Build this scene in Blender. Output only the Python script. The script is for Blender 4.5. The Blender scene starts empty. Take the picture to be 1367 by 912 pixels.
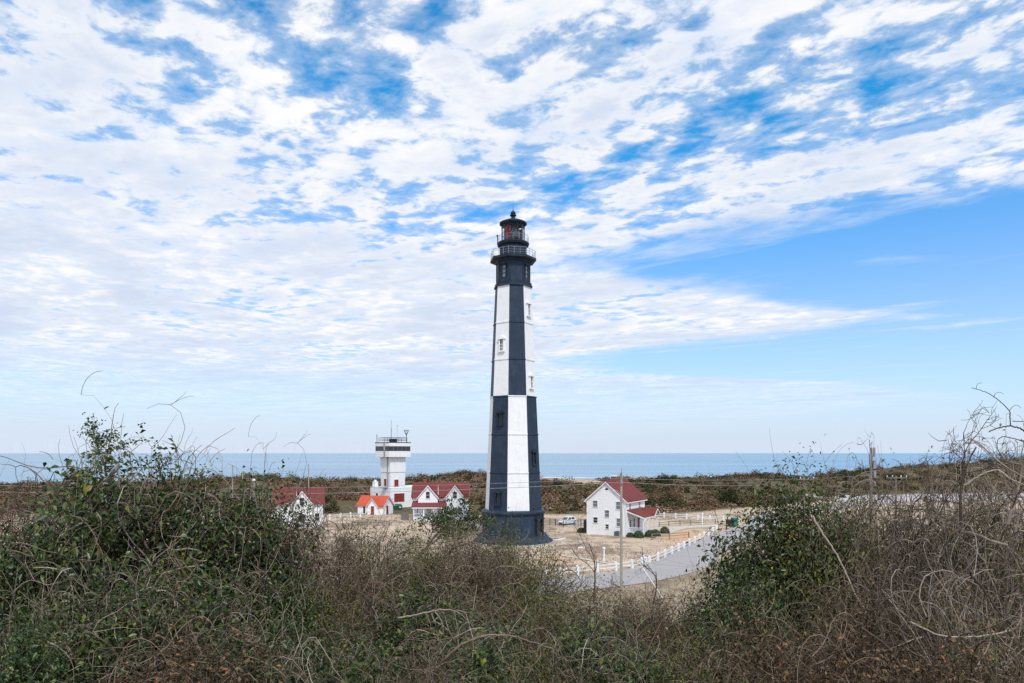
import bpy, math, random
import numpy as np
from mathutils import Vector
R = math.radians
random.seed(7)
rng = np.random.default_rng(11)
scene = bpy.context.scene
col = scene.collection

# ------------------------------------------------------------------ camera
F = 911.0            # focal length in photo pixels (24 mm on a 36 mm frame, 1367 wide)
CX, HY = 683.5, 605.0
CZ = 13.7            # eye height above the lighthouse grounds
cam_d = bpy.data.cameras.new('camera')
cam = bpy.data.objects.new('camera', cam_d)
col.objects.link(cam)
cam.location = (0, 0, CZ)
cam.rotation_euler = (R(90), 0, 0)
cam_d.sensor_width = 36.0
cam_d.lens = 36.0 * F / 1367.0
cam_d.shift_y = (HY - 456.0) / 1367.0
cam_d.clip_start = 0.1
cam_d.clip_end = 200000
scene.camera = cam

# ------------------------------------------------------------------ world
SUN_AZ = R(164)      # clockwise from +Y (the view direction)
SUN_EL = R(52)
world = bpy.data.worlds.new('World')
scene.world = world
world.use_nodes = True
wt = world.node_tree
for n in list(wt.nodes):
    wt.nodes.remove(n)


def N(t, kind, **kw):
    n = t.nodes.new(kind)
    for k, v in kw.items():
        setattr(n, k, v)
    return n


def mathn(t, op, a, b=None, c=None, clamp=False):
    n = t.nodes.new('ShaderNodeMath')
    n.operation = op
    n.use_clamp = clamp
    for i, v in enumerate((a, b, c)):
        if v is None:
            continue
        if isinstance(v, (int, float)):
            n.inputs[i].default_value = v
        else:
            t.links.new(v, n.inputs[i])
    return n.outputs[0]


def mixc(t, fac, a, b, blend='MIX'):
    n = t.nodes.new('ShaderNodeMix')
    n.data_type = 'RGBA'
    n.blend_type = blend
    for s, v in ((0, fac), (6, a), (7, b)):
        if isinstance(v, (int, float)):
            n.inputs[s].default_value = v
        elif isinstance(v, (tuple, list)):
            n.inputs[s].default_value = (v[0], v[1], v[2], 1)
        else:
            t.links.new(v, n.inputs[s])
    return n.outputs[2]


def smooth(t, x, lo, hi, a=0.0, b=1.0, kind='SMOOTHSTEP'):
    n = t.nodes.new('ShaderNodeMapRange')
    n.interpolation_type = kind
    if isinstance(x, (int, float)):
        n.inputs[0].default_value = x
    else:
        t.links.new(x, n.inputs[0])
    for i, v in zip((1, 2, 3, 4), (lo, hi, a, b)):
        n.inputs[i].default_value = v
    return n.outputs[0]


def noise(t, vec, scale, detail=6, rough=0.55, dist=0.0, lac=2.0, dim='3D'):
    n = t.nodes.new('ShaderNodeTexNoise')
    n.noise_dimensions = dim
    n.inputs['Scale'].default_value = scale
    n.inputs['Detail'].default_value = detail
    n.inputs['Roughness'].default_value = rough
    n.inputs['Lacunarity'].default_value = lac
    n.inputs['Distortion'].default_value = dist
    t.links.new(vec, n.inputs['Vector'])
    return n.outputs[0]


def comb(t, x, y, z=0.0):
    n = t.nodes.new('ShaderNodeCombineXYZ')
    for i, v in enumerate((x, y, z)):
        if isinstance(v, (int, float)):
            n.inputs[i].default_value = v
        else:
            t.links.new(v, n.inputs[i])
    return n.outputs[0]


def build_world():
    t = wt
    out = N(t, 'ShaderNodeOutputWorld')
    bg = N(t, 'ShaderNodeBackground')
    bg.inputs[1].default_value = 0.1
    sky = N(t, 'ShaderNodeTexSky', sky_type='NISHITA', sun_disc=False)
    sky.sun_elevation = SUN_EL
    sky.sun_rotation = SUN_AZ
    sky.altitude = 20
    sky.air_density = 1.0
    sky.dust_density = 0.4
    sky.ozone_density = 2.5
    tc = N(t, 'ShaderNodeTexCoord')
    sep = N(t, 'ShaderNodeSeparateXYZ')
    t.links.new(tc.outputs['Generated'], sep.inputs[0])
    x, y, z = sep.outputs
    zc = mathn(t, 'MAXIMUM', z, 0.012)
    # the cloud deck is a level sheet: (u, v) are places on it in units of its height
    u = mathn(t, 'DIVIDE', x, zc)
    v = mathn(t, 'DIVIDE', y, zc)
    # streak axis of the deck
    ax, ay = 0.80, -0.60
    s = mathn(t, 'ADD', mathn(t, 'MULTIPLY', u, ax), mathn(t, 'MULTIPLY', v, ay))
    c = mathn(t, 'ADD', mathn(t, 'MULTIPLY', u, -ay), mathn(t, 'MULTIPLY', v, ax))
    pv = comb(t, mathn(t, 'MULTIPLY', s, 0.72), c, 3.7)
    warp = noise(t, pv, 1.1, 3, 0.5)
    big = noise(t, comb(t, mathn(t, 'MULTIPLY', s, 0.5), c, 8.3), 0.75, 3, 0.5)
    det = noise(t, pv, 2.6, 10, 0.58, 0.25)
    puff = noise(t, comb(t, mathn(t, 'MULTIPLY', s, 0.9), c, 1.2), 7.8, 9, 0.59, 0.2)
    # where the deck ends: its ragged edge over the sea to the right
    cv = N(t, 'ShaderNodeFloatCurve')
    pts = [(0.0, 6.0), (1.2, 6.0), (1.75, 3.2), (2.15, 2.65), (2.55, 1.95), (3.05, 1.25), (3.48, 0.55),
           (3.75, 0.75), (4.25, 1.45), (4.65, 2.3), (4.95, 2.95), (5.3, 2.65), (6.1, 1.95), (6.9, 0.9), (7.6, 0.75), (8.6, 1.6), (9.6, 5.0), (12, 8), (14, 8)]
    m = cv.mapping
    crv = m.curves[0]
    vmax, umax = 14.0, 10.0
    crv.points[0].location = (0, pts[0][1] / umax)
    crv.points[1].location = (1, pts[-1][1] / umax)
    for a, b in pts[1:-1]:
        crv.points.new(a / vmax, b / umax)
    for p in crv.points:
        p.handle_type = 'VECTOR'
    m.update()
    t.links.new(mathn(t, 'DIVIDE', v, vmax, clamp=True), cv.inputs[1])
    edge = mathn(t, 'MULTIPLY', cv.outputs[0], umax)
    edge = mathn(t, 'ADD', edge, mathn(t, 'MULTIPLY', mathn(t, 'SUBTRACT', warp, 0.5), 0.9))
    edge = mathn(t, 'ADD', edge, mathn(t, 'MULTIPLY', mathn(t, 'SUBTRACT', det, 0.5), 1.6))
    gap = mathn(t, 'SUBTRACT', edge, u)
    cover = smooth(t, mathn(t, 'DIVIDE', gap, mathn(t, 'ADD', 0.55, mathn(t, 'MULTIPLY', v, 0.13))), -0.25, 0.55)
    # puffs and holes
    dens = mathn(t, 'ADD', mathn(t, 'MULTIPLY', det, 0.42), mathn(t, 'MULTIPLY', puff, 0.56))
    dens = mathn(t, 'ADD', dens, mathn(t, 'MULTIPLY', mathn(t, 'SUBTRACT', big, 0.5), 0.36))
    # a closed deck towards the left, broken overhead
    fill = smooth(t, mathn(t, 'SUBTRACT', mathn(t, 'MULTIPLY', v, 0.9), mathn(t, 'MULTIPLY', u, 0.55)), 1.6, 3.6, 0.0, 0.04)
    side = smooth(t, mathn(t, 'ABSOLUTE', u), 0.25, 0.95, 0.0, 0.02)
    dens = mathn(t, 'ADD', mathn(t, 'ADD', dens, fill), side)
    a = smooth(t, dens, 0.375, 0.505)
    alpha = mathn(t, 'MULTIPLY', a, cover)
    # thin veil everywhere inside the deck
    veil = mathn(t, 'MULTIPLY', smooth(t, dens, 0.30, 0.47, 0.0, 0.5), cover)
    alpha = mathn(t, 'MAXIMUM', alpha, veil)
    # cirrus threads in the clear part
    thr = noise(t, comb(t, mathn(t, 'MULTIPLY', s, 0.35), mathn(t, 'MULTIPLY', c, 1.3), 5.5), 1.7, 8, 0.6, 0.3)
    alpha = mathn(t, 'MAXIMUM', alpha, smooth(t, thr, 0.52, 0.76, 0.0, 0.7))
    # cloud tone: bright body, lavender-grey where the deck is thick
    tone = noise(t, comb(t, mathn(t, 'MULTIPLY', s, 0.7), c, 21.0), 1.6, 6, 0.6, 0.2)
    thick = mathn(t, 'MULTIPLY', smooth(t, dens, 0.44, 0.62), smooth(t, tone, 0.38, 0.60))
    lit = smooth(t, puff, 0.40, 0.62)
    ccol = mixc(t, lit, (6.7, 7.5, 8.8), (9.0, 9.0, 9.05))
    ccol = mixc(t, mathn(t, 'MULTIPLY', thick, 0.9), ccol, (5.7, 6.55, 8.1))
    # sky colour
    skyc = N(t, 'ShaderNodeHueSaturation')
    skyc.inputs['Saturation'].default_value = 1.30
    skyc.inputs['Value'].default_value = 1.0
    t.links.new(sky.outputs[0], skyc.inputs['Color'])
    base = mixc(t, 1.0, skyc.outputs[0], mixc(t, smooth(t, z, 0.14, 0.5), (0.85, 1.42, 1.85), (0.30, 1.95, 1.95)), 'MULTIPLY')
    # the pale air over the horizon
    lowair = mathn(t, 'POWER', smooth(t, z, 0.0, 0.5, 1.0, 0.0, 'LINEAR'), 2.2)
    lowair = mathn(t, 'MAXIMUM', lowair, smooth(t, z, 0.0, 0.20, 1.0, 0.0))
    base = mixc(t, lowair, base, (6.0, 6.9, 8.2))
    far = smooth(t, z, 0.02, 0.16, 0.15, 1.0)
    alpha = mathn(t, 'MULTIPLY', alpha, far)
    colr = mixc(t, alpha, base, ccol)
    t.links.new(colr, bg.inputs[0])
    t.links.new(bg.outputs[0], out.inputs[0])


build_world()
world.cycles.sampling_method = 'MANUAL'
world.cycles.sample_map_resolution = 512

sun_d = bpy.data.lights.new('sun', 'SUN')
sun_d.energy = 2.5
sun_d.angle = R(5)
sun_d.color = (1.0, 0.97, 0.92)
sun = bpy.data.objects.new('sun', sun_d)
col.objects.link(sun)
sd = Vector((math.sin(SUN_AZ) * math.cos(SUN_EL), math.cos(SUN_AZ) * math.cos(SUN_EL), math.sin(SUN_EL)))
sun.rotation_euler = (-sd).to_track_quat('-Z', 'Y').to_euler()
sun.location = (40, -40, 60)

vs = scene.view_settings
vs.view_transform = 'Standard'
vs.look = 'None'
vs.exposure = 0.15
vs.gamma = 1.0
vs.use_curve_mapping = False
scene.render.engine = 'CYCLES'
scene.cycles.use_denoising = False
scene.cycles.sample_clamp_indirect = 2.0
scene.cycles.sample_clamp_direct = 6.0
scene.cycles.max_bounces = 6
scene.cycles.diffuse_bounces = 3
scene.cycles.glossy_bounces = 3
scene.cycles.transparent_max_bounces = 8

# ------------------------------------------------------------------ helpers


def gp(px, py, z=0.0):
    """photo pixel -> point on the level z"""
    Y = (CZ - z) * F / (py - HY)
    return ((px - CX) / F * Y, Y, z)


def at(px, py, Y):
    """photo pixel at a known distance"""
    return ((px - CX) / F * Y, Y, CZ - (py - HY) / F * Y)


def tag(o, label=None, cat=None, group=None, kind=None):
    if label: o['label'] = label
    if cat: o['category'] = cat
    if group: o['group'] = group
    if kind: o['kind'] = kind
    return o


def empty(name, loc=(0, 0, 0), rz=0.0, parent=None):
    o = bpy.data.objects.new(name, None)
    col.objects.link(o)
    o.location = loc
    o.rotation_euler = (0, 0, rz)
    o.empty_display_size = 0.2
    if parent: o.parent = parent
    return o


def link(name, me, parent=None, loc=None, rz=None):
    o = bpy.data.objects.new(name, me)
    col.objects.link(o)
    if parent: o.parent = parent
    if loc is not None: o.location = loc
    if rz is not None: o.rotation_euler = (0, 0, rz)
    return o


class MB:
    def __init__(s):
        s.v = []
        s.f = []

    def add(s, vs_, fs):
        b = len(s.v)
        s.v += [tuple(p) for p in vs_]
        s.f += [tuple(i + b for i in f) for f in fs]
        return s

    def box(s, x0, y0, z0, x1, y1, z1):
        return s.add([(x0, y0, z0), (x1, y0, z0), (x1, y1, z0), (x0, y1, z0), (x0, y0, z1), (x1, y0, z1), (x1, y1, z1), (x0, y1, z1)],
                     [(0, 3, 2, 1), (4, 5, 6, 7), (0, 1, 5, 4), (1, 2, 6, 5), (2, 3, 7, 6), (3, 0, 4, 7)])

    def obox(s, p, a, b, c):
        """box from corner p with edge vectors a, b, c (right-handed)"""
        p, a, b, c = map(Vector, (p, a, b, c))
        q = [p, p + a, p + a + b, p + b]
        return s.add([tuple(i) for i in q + [i + c for i in q]],
                     [(0, 3, 2, 1), (4, 5, 6, 7), (0, 1, 5, 4), (1, 2, 6, 5), (2, 3, 7, 6), (3, 0, 4, 7)])

    def prism(s, poly, vec):
        """poly: list of 3d points, extruded by vec"""
        n = len(poly)
        vec = Vector(vec)
        a = [Vector(p) for p in poly]
        return s.add([tuple(p) for p in a] + [tuple(p + vec) for p in a],
                     [tuple(range(n))[::-1], tuple(range(n, 2 * n))] + [(i, (i + 1) % n, (i + 1) % n + n, i + n) for i in range(n)])

    def lathe(s, prof, n=32, cx=0, cy=0, cap=True, a0=0.0):
        vs_ = []
        for r, z in prof:
            for k in range(n):
                a = a0 + 2 * math.pi * k / n
                vs_.append((cx + r * math.sin(a), cy - r * math.cos(a), z))
        fs = []
        for i in range(len(prof) - 1):
            for k in range(n):
                k2 = (k + 1) % n
                fs.append((i * n + k, i * n + k2, (i + 1) * n + k2, (i + 1) * n + k))
        if cap:
            fs.append(tuple(range(n))[::-1])
            m = (len(prof) - 1) * n
            fs.append(tuple(range(m, m + n)))
        return s.add(vs_, fs)

    def tube(s, path, r, n=6):
        path = [Vector(p) for p in path]
        rr = r if isinstance(r, (list, tuple)) else [r] * len(path)
        vs_ = []
        for i, p in enumerate(path):
            d = (path[min(i + 1, len(path) - 1)] - path[max(i - 1, 0)]).normalized()
            ref = Vector((0, 0, 1)) if abs(d.z) < 0.9 else Vector((1, 0, 0))
            a = d.cross(ref).normalized()
            b = d.cross(a)
            for k in range(n):
                t = 2 * math.pi * k / n
                vs_.append(tuple(p + (a * math.cos(t) + b * math.sin(t)) * rr[i]))
        fs = []
        for i in range(len(path) - 1):
            for k in range(n):
                k2 = (k + 1) % n
                fs.append((i * n + k, i * n + k2, (i + 1) * n + k2, (i + 1) * n + k))
        fs.append(tuple(range(n))[::-1])
        m = (len(path) - 1) * n
        fs.append(tuple(range(m, m + n)))
        return s.add(vs_, fs)

    def mesh(s, name, mat, smooth_=False):
        me = bpy.data.meshes.new(name)
        me.from_pydata(s.v, [], s.f)
        if mat: me.materials.append(mat)
        if smooth_:
            me.polygons.foreach_set('use_smooth', [True] * len(me.polygons))
        me.update()
        return me

    def build(s, name, mat, parent=None, loc=None, rz=None, smooth_=False):
        return link(name, s.mesh(name, mat, smooth_), parent, loc, rz)


def np_mesh(name, verts, faces, mat, tint=None, smooth_=False):
    """fast mesh from numpy; faces an (n,3) or (n,4) array"""
    me = bpy.data.meshes.new(name)
    nv, nf, k = len(verts), len(faces), faces.shape[1]
    me.vertices.add(nv)
    me.vertices.foreach_set('co', np.ascontiguousarray(verts, dtype=np.float32).ravel())
    me.loops.add(nf * k)
    me.loops.foreach_set('vertex_index', np.ascontiguousarray(faces, dtype=np.int32).ravel())
    me.polygons.add(nf)
    me.polygons.foreach_set('loop_start', np.arange(0, nf * k, k, dtype=np.int32))
    me.update(calc_edges=True)
    if tint is not None:
        at_ = me.attributes.new('tint', 'FLOAT', 'POINT')
        at_.data.foreach_set('value', np.ascontiguousarray(tint, dtype=np.float32))
    if smooth_:
        me.polygons.foreach_set('use_smooth', np.ones(nf, dtype=bool))
    me.materials.append(mat)
    return me


# ------------------------------------------------------------------ materials
MATS = {}


def new_mat(name):
    m = bpy.data.materials.new(name)
    m.use_nodes = True
    t = m.node_tree
    b = t.nodes['Principled BSDF']
    MATS[name] = m
    return m, t, b


def bump(t, b, h, strength=0.3, dist=0.02):
    n = t.nodes.new('ShaderNodeBump')
    n.inputs['Strength'].default_value = strength
    n.inputs['Distance'].default_value = dist
    t.links.new(h, n.inputs['Height'])
    t.links.new(n.outputs[0], b.inputs['Normal'])


def obj_co(t):
    return N(t, 'ShaderNodeTexCoord').outputs['Object']


def world_pos(t):
    return N(t, 'ShaderNodeNewGeometry').outputs['Position']


def scaled(t, vec, sx, sy, sz):
    n = t.nodes.new('ShaderNodeVectorMath')
    n.operation = 'MULTIPLY'
    n.inputs[1].default_value = (sx, sy, sz)
    t.links.new(vec, n.inputs[0])
    return n.outputs[0]


def weathered(name, c, c2, rough=0.6, scale=1.5, streak=True, bmp=0.1, spec=0.3):
    """paint or wood with blotches and vertical streaks of wear"""
    m, t, b = new_mat(name)
    p = world_pos(t)
    f = noise(t, p, scale, 7, 0.6)
    g = noise(t, scaled(t, p, 1, 1, 0.12 if streak else 1), scale * 4, 5, 0.6)
    k = mathn(t, 'ADD', mathn(t, 'MULTIPLY', f, 0.5), mathn(t, 'MULTIPLY', g, 0.5))
    t.links.new(mixc(t, smooth(t, k, 0.42, 0.68), c, c2), b.inputs['Base Color'])
    b.inputs['Roughness'].default_value = rough
    b.inputs['Specular IOR Level'].default_value = spec
    if bmp: bump(t, b, g, bmp, 0.02)
    return m


def siding(name, c, c2, pitch=0.22):
    m, t, b = new_mat(name)
    p = world_pos(t)
    sep = N(t, 'ShaderNodeSeparateXYZ')
    t.links.new(p, sep.inputs[0])
    fr = mathn(t, 'FRACT', mathn(t, 'DIVIDE', sep.outputs[2], pitch))
    f = noise(t, scaled(t, p, 1, 1, 2.5), 1.2, 6, 0.6)
    t.links.new(mixc(t, smooth(t, f, 0.45, 0.75), c, c2), b.inputs['Base Color'])
    b.inputs['Roughness'].default_value = 0.55
    bump(t, b, mathn(t, 'SUBTRACT', 1.0, fr), 0.22, 0.02)
    return m


def shingle(name, c, c2):
    m, t, b = new_mat(name)
    p = obj_co(t)
    n1 = noise(t, p, 1.1, 6, 0.65)
    n2 = noise(t, scaled(t, p, 3, 3, 9), 2.2, 4, 0.6)
    k = mathn(t, 'ADD', mathn(t, 'MULTIPLY', n1, 0.5), mathn(t, 'MULTIPLY', n2, 0.5))
    t.links.new(mixc(t, smooth(t, k, 0.38, 0.64), c, c2), b.inputs['Base Color'])
    b.inputs['Roughness'].default_value = 0.8
    b.inputs['Specular IOR Level'].default_value = 0.2
    sep = N(t, 'ShaderNodeSeparateXYZ')
    t.links.new(p, sep.inputs[0])
    fr = mathn(t, 'FRACT', mathn(t, 'MULTIPLY', sep.outputs[2], 5.0))
    bump(t, b, mathn(t, 'ADD', fr, n2), 0.5, 0.03)
    return m


def plain(name, c, rough=0.5, metal=0.0, spec=0.4):
    m, t, b = new_mat(name)
    p = world_pos(t)
    f = noise(t, p, 3.0, 5, 0.6)
    c2 = tuple(x * 0.72 for x in c)
    t.links.new(mixc(t, smooth(t, f, 0.4, 0.75), c, c2), b.inputs['Base Color'])
    b.inputs['Roughness'].default_value = rough
    b.inputs['Metallic'].default_value = metal
    b.inputs['Specular IOR Level'].default_value = spec
    return m


def tinted(name, stops, rough=0.6, spec=0.25, transl=0.0):
    """colour from the 'tint' attribute through a ramp; for leaves and twigs"""
    m, t, b = new_mat(name)
    a = N(t, 'ShaderNodeAttribute', attribute_name='tint')
    r = N(t, 'ShaderNodeValToRGB')
    e = r.color_ramp.elements
    e[0].position, e[0].color = stops[0][0], (*stops[0][1], 1)
    e[1].position, e[1].color = stops[-1][0], (*stops[-1][1], 1)
    for p, c in stops[1:-1]:
        k = e.new(p)
        k.color = (*c, 1)
    t.links.new(a.outputs['Fac'], r.inputs[0])
    f = noise(t, world_pos(t), 25.0, 2, 0.5)
    cc = mixc(t, smooth(t, f, 0.3, 0.7, 0.0, 0.35), r.outputs[0], (0.02, 0.015, 0.01))
    t.links.new(cc, b.inputs['Base Color'])
    b.inputs['Roughness'].default_value = rough
    b.inputs['Specular IOR Level'].default_value = spec
    if transl > 0:
        tr = N(t, 'ShaderNodeBsdfTranslucent')
        t.links.new(r.outputs[0], tr.inputs[0])
        mx = N(t, 'ShaderNodeMixShader')
        mx.inputs[0].default_value = transl
        t.links.new(b.outputs[0], mx.inputs[1])
        t.links.new(tr.outputs[0], mx.inputs[2])
        t.links.new(mx.outputs[0], t.nodes['Material Output'].inputs[0])
    return m


weathered('iron_white', (0.81, 0.81, 0.815), (0.73, 0.71, 0.685), 0.5, 1.1)
weathered('iron_dark', (0.020, 0.034, 0.058), (0.036, 0.052, 0.082), 0.55, 0.9, spec=0.2)
weathered('iron_black', (0.013, 0.020, 0.031), (0.028, 0.038, 0.055), 0.5, 1.2, spec=0.2)
siding('white_siding', (0.85, 0.85, 0.86), (0.80, 0.79, 0.79))
weathered('white_paint', (0.82, 0.82, 0.82), (0.68, 0.66, 0.63), 0.55, 2.0)
weathered('white_concrete', (0.85, 0.85, 0.86), (0.77, 0.76, 0.75), 0.7, 0.6)
weathered('grey_concrete', (0.42, 0.41, 0.40), (0.28, 0.27, 0.26), 0.8, 0.8)
shingle('red_shingle', (0.205, 0.047, 0.043), (0.135, 0.038, 0.037))
shingle('orange_shingle', (0.60, 0.105, 0.055), (0.45, 0.085, 0.05))
weathered('red_shutter', (0.26, 0.035, 0.025), (0.18, 0.025, 0.02), 0.5, 2.0)
weathered('brick', (0.26, 0.09, 0.06), (0.17, 0.07, 0.05), 0.85, 3.0, False)
weathered('pole_wood', (0.36, 0.35, 0.28), (0.23, 0.23, 0.17), 0.85, 1.5)
weathered('grey_wood', (0.24, 0.21, 0.19), (0.13, 0.11, 0.10), 0.85, 1.5)
plain('dark_metal', (0.04, 0.04, 0.045), 0.5, 0.4)
plain('grey_metal', (0.35, 0.36, 0.38), 0.45, 0.6)
plain('bin_green', (0.01, 0.20, 0.13), 0.45)
plain('dumpster_green', (0.012, 0.09, 0.045), 0.5)
plain('bin_black', (0.02, 0.02, 0.022), 0.5)
plain('wire', (0.30, 0.30, 0.31), 0.5)
plain('car_white', (0.72, 0.76, 0.80), 0.25, 0.1, 0.6)
plain('tyre', (0.02, 0.02, 0.02), 0.8)
plain('rim', (0.5, 0.5, 0.52), 0.3, 0.8)
plain('lamp_clear', (0.7, 0.7, 0.72), 0.15, 0.3)
plain('lamp_red', (0.45, 0.02, 0.02), 0.2)
plain('lens_red', (0.30, 0.04, 0.05), 0.3)
plain('bird_grey', (0.22, 0.21, 0.20), 0.8)
plain('bird_dark', (0.06, 0.055, 0.05), 0.7)
plain('door_grey', (0.45, 0.46, 0.48), 0.5)


def glass_dark(name, c=(0.03, 0.04, 0.05)):
    m, t, b = new_mat(name)
    b.inputs['Base Color'].default_value = (*c, 1)
    b.inputs['Roughness'].default_value = 0.08
    b.inputs['Specular IOR Level'].default_value = 0.5
    return m


glass_dark('pane', (0.16, 0.18, 0.20))
glass_dark('pane_dark', (0.03, 0.035, 0.045))
m, t, b = new_mat('clear_glass')
b.inputs['Base Color'].default_value = (0.9, 0.95, 0.95, 1)
b.inputs['Roughness'].default_value = 0.02
b.inputs['IOR'].default_value = 1.15
b.inputs['Transmission Weight'].default_value = 1.0

# plants
tinted('vine_bark', [(0.0, (0.06, 0.038, 0.022)), (0.4, (0.13, 0.088, 0.060)), (0.75, (0.29, 0.22, 0.165)), (1.0, (0.52, 0.43, 0.355))], 0.85, 0.15)
tinted('grey_bark', [(0.0, (0.05, 0.036, 0.028)), (0.5, (0.21, 0.152, 0.112)), (1.0, (0.50, 0.41, 0.34))], 0.85, 0.15)
tinted('brown_bark', [(0.0, (0.040, 0.025, 0.018)), (0.5, (0.145, 0.102, 0.074)), (1.0, (0.37, 0.285, 0.22))], 0.85, 0.15)
tinted('green_leaf', [(0.0, (0.014, 0.034, 0.010)), (0.45, (0.036, 0.074, 0.015)), (0.8, (0.100, 0.145, 0.023)), (0.95, (0.20, 0.22, 0.03)), (1.0, (0.38, 0.27, 0.03))], 0.38, 0.45, 0.25)
tinted('olive_leaf', [(0.0, (0.032, 0.050, 0.012)), (0.5, (0.105, 0.128, 0.020)), (0.85, (0.215, 0.205, 0.032)), (1.0, (0.28, 0.15, 0.05))], 0.45, 0.35, 0.22)
tinted('brown_leaf', [(0.0, (0.030, 0.024, 0.012)), (0.5, (0.085, 0.062, 0.030)), (0.85, (0.28, 0.16, 0.08)), (1.0, (0.42, 0.17, 0.07))], 0.7, 0.2, 0.15)
tinted('scrub', [(0.0, (0.016, 0.024, 0.010)), (0.28, (0.050, 0.056, 0.020)), (0.48, (0.105, 0.076, 0.038)), (0.72, (0.19, 0.118, 0.072)), (1.0, (0.34, 0.24, 0.165))], 0.9, 0.1)
tinted('dry_grass', [(0.0, (0.15, 0.11, 0.065)), (0.5, (0.30, 0.225, 0.15)), (1.0, (0.46, 0.37, 0.26))], 0.85, 0.1)

# ------------------------------------------------------------------ terrain
_tab = rng.random((256, 256))


def vnoise(x, y):
    xi, yi = np.floor(x).astype(int), np.floor(y).astype(int)
    fx, fy = x - xi, y - yi
    fx, fy = fx * fx * (3 - 2 * fx), fy * fy * (3 - 2 * fy)
    g = lambda a, b: _tab[a % 256, b % 256]
    return (g(xi, yi) * (1 - fx) + g(xi + 1, yi) * fx) * (1 - fy) + (g(xi, yi + 1) * (1 - fx) + g(xi + 1, yi + 1) * fx) * fy


def fbm(x, y, o=4):
    s, a, t_ = 0, 0.5, 0
    for i in range(o):
        s = s + a * vnoise(x * 2 ** i + 17.3 * i, y * 2 ** i + 5.1 * i)
        t_ += a
        a *= 0.5
    return s / t_


SEA_Z = -1.0
# crest of the dunes: bearing (as a column of the photo) -> height of the crest
CRX = [-900, 0, 150, 260, 340, 390, 440, 500, 560, 620, 660, 740, 800, 850, 900, 960, 1010, 1080, 1140, 1200, 1300, 1367, 1700, 2400]
CRZ = [1.0, 0.9, 1.6, 2.6, 4.4, 3.2, 2.2, 3.0, 3.4, 4.9, 4.4, 3.2, 1.5, 1.4, 2.6, 2.8, 4.6, 2.6, 6.6, 7.6, 9.6, 11.4, 11, 8]


def height(X, Y):
    X, Y = np.asarray(X, float), np.asarray(Y, float)
    r = np.sqrt((0.62 * X) ** 2 + np.where(Y > 0, Y, Y * 0.5) ** 2)
    hill = np.interp(r, [0, 2.5, 5, 8, 14, 22, 35, 50, 58], [12.0, 11.6, 9.7, 8.8, 8.0, 6.8, 3.8, 1.0, 0.0])
    hill = hill + np.clip(hill, 0, 1) * (fbm(X * 0.25, Y * 0.25, 3) - 0.5) * 0.5
    Ys = np.maximum(Y, 20)
    c = CX + F * X / Ys
    crest = np.interp(c, CRX, CRZ)
    yc = 275 + 25 * np.sin(X * 0.013)
    y0 = np.interp(c, [300, 900, 1050, 1200, 1400], [150, 158, 185, 225, 235])
    s = np.clip((Y - y0) / (yc - y0), 0, 1)
    s = s * s * (3 - 2 * s)
    up = s * crest + np.clip(s * 6, 0, 1) * (fbm(X * 0.035, Y * 0.035, 4) - 0.5) * 2.6
    sh = np.interp(c, [0, 300, 700, 1100, 1367], [335, 370, 405, 430, 450])
    d = np.clip((Y - yc) / (sh - yc), 0, 3)
    down = np.where(d > 0, -(crest + 1.2) * np.clip(d * 1.15, 0, 1) - np.clip(d - 1, 0, 3) * 3, 0)
    base = (fbm(X * 0.06 + 40, Y * 0.06, 4) - 0.5) * 0.25 * np.clip((Y - 55) / 10, 0, 1)
    return hill + up + down + base


def ground_z(x, y):
    return float(height(x, y))


# site layout --------------------------------------------------------------
P_FENCE = [gp(760, 775), gp(812, 764), gp(878, 742), gp(920, 724.5), (36.4, 121.0, 0)]


def off(p, q, d):
    dx, dy = q[0] - p[0], q[1] - p[1]
    l = math.hypot(dx, dy)
    return (dy / l * d, -dx / l * d)


fa, fb = gp(772, 772.5), (36.4, 121.0, 0)
dirx, diry = fb[0] - fa[0], fb[1] - fa[1]
_l = math.hypot(dirx, diry)
dirx, diry = dirx / _l, diry / _l
nrx, nry = diry, -dirx           # to the right of the road


def road_pt(s, o):
    return (fa[0] + dirx * s + nrx * o, fa[1] + diry * s + nry * o)


def smooth_line(pts, n=12):
    out = []
    P = [pts[0]] + list(pts) + [pts[-1]]
    for i in range(1, len(P) - 2):
        for k in range(n):
            t_ = k / n
            a, b_, c, d = [np.array(P[j], float) for j in (i - 1, i, i + 1, i + 2)]
            out.append(0.5 * (2 * b_ + (c - a) * t_ + (2 * a - 5 * b_ + 4 * c - d) * t_ ** 2 + (3 * b_ - a - 3 * c + d) * t_ ** 3))
    out.append(np.array(pts[-1], float))
    return out


ROAD_C = smooth_line([(-75, 58.5), (-45, 59.5), (-20, 62.5), (-2, 67.2), (8, 72.4), (16, 78.6), (21.5, 86.0), road_pt(28, 4.3), road_pt(42, 4.3), road_pt(56, 4.6), road_pt(72, 5.2), (56, 148), (80, 172), (110, 195), (150, 210)])
RCX = np.array([p[0] for p in ROAD_C])
RCY = np.array([p[1] for p in ROAD_C])


def road_dist(X, Y):
    X, Y = np.asarray(X, float), np.asarray(Y, float)
    d = np.full(X.shape, 1e9)
    for i in range(len(RCX)):
        d = np.minimum(d, (X - RCX[i]) ** 2 + (Y - RCY[i]) ** 2)
    return np.sqrt(d)


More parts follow.
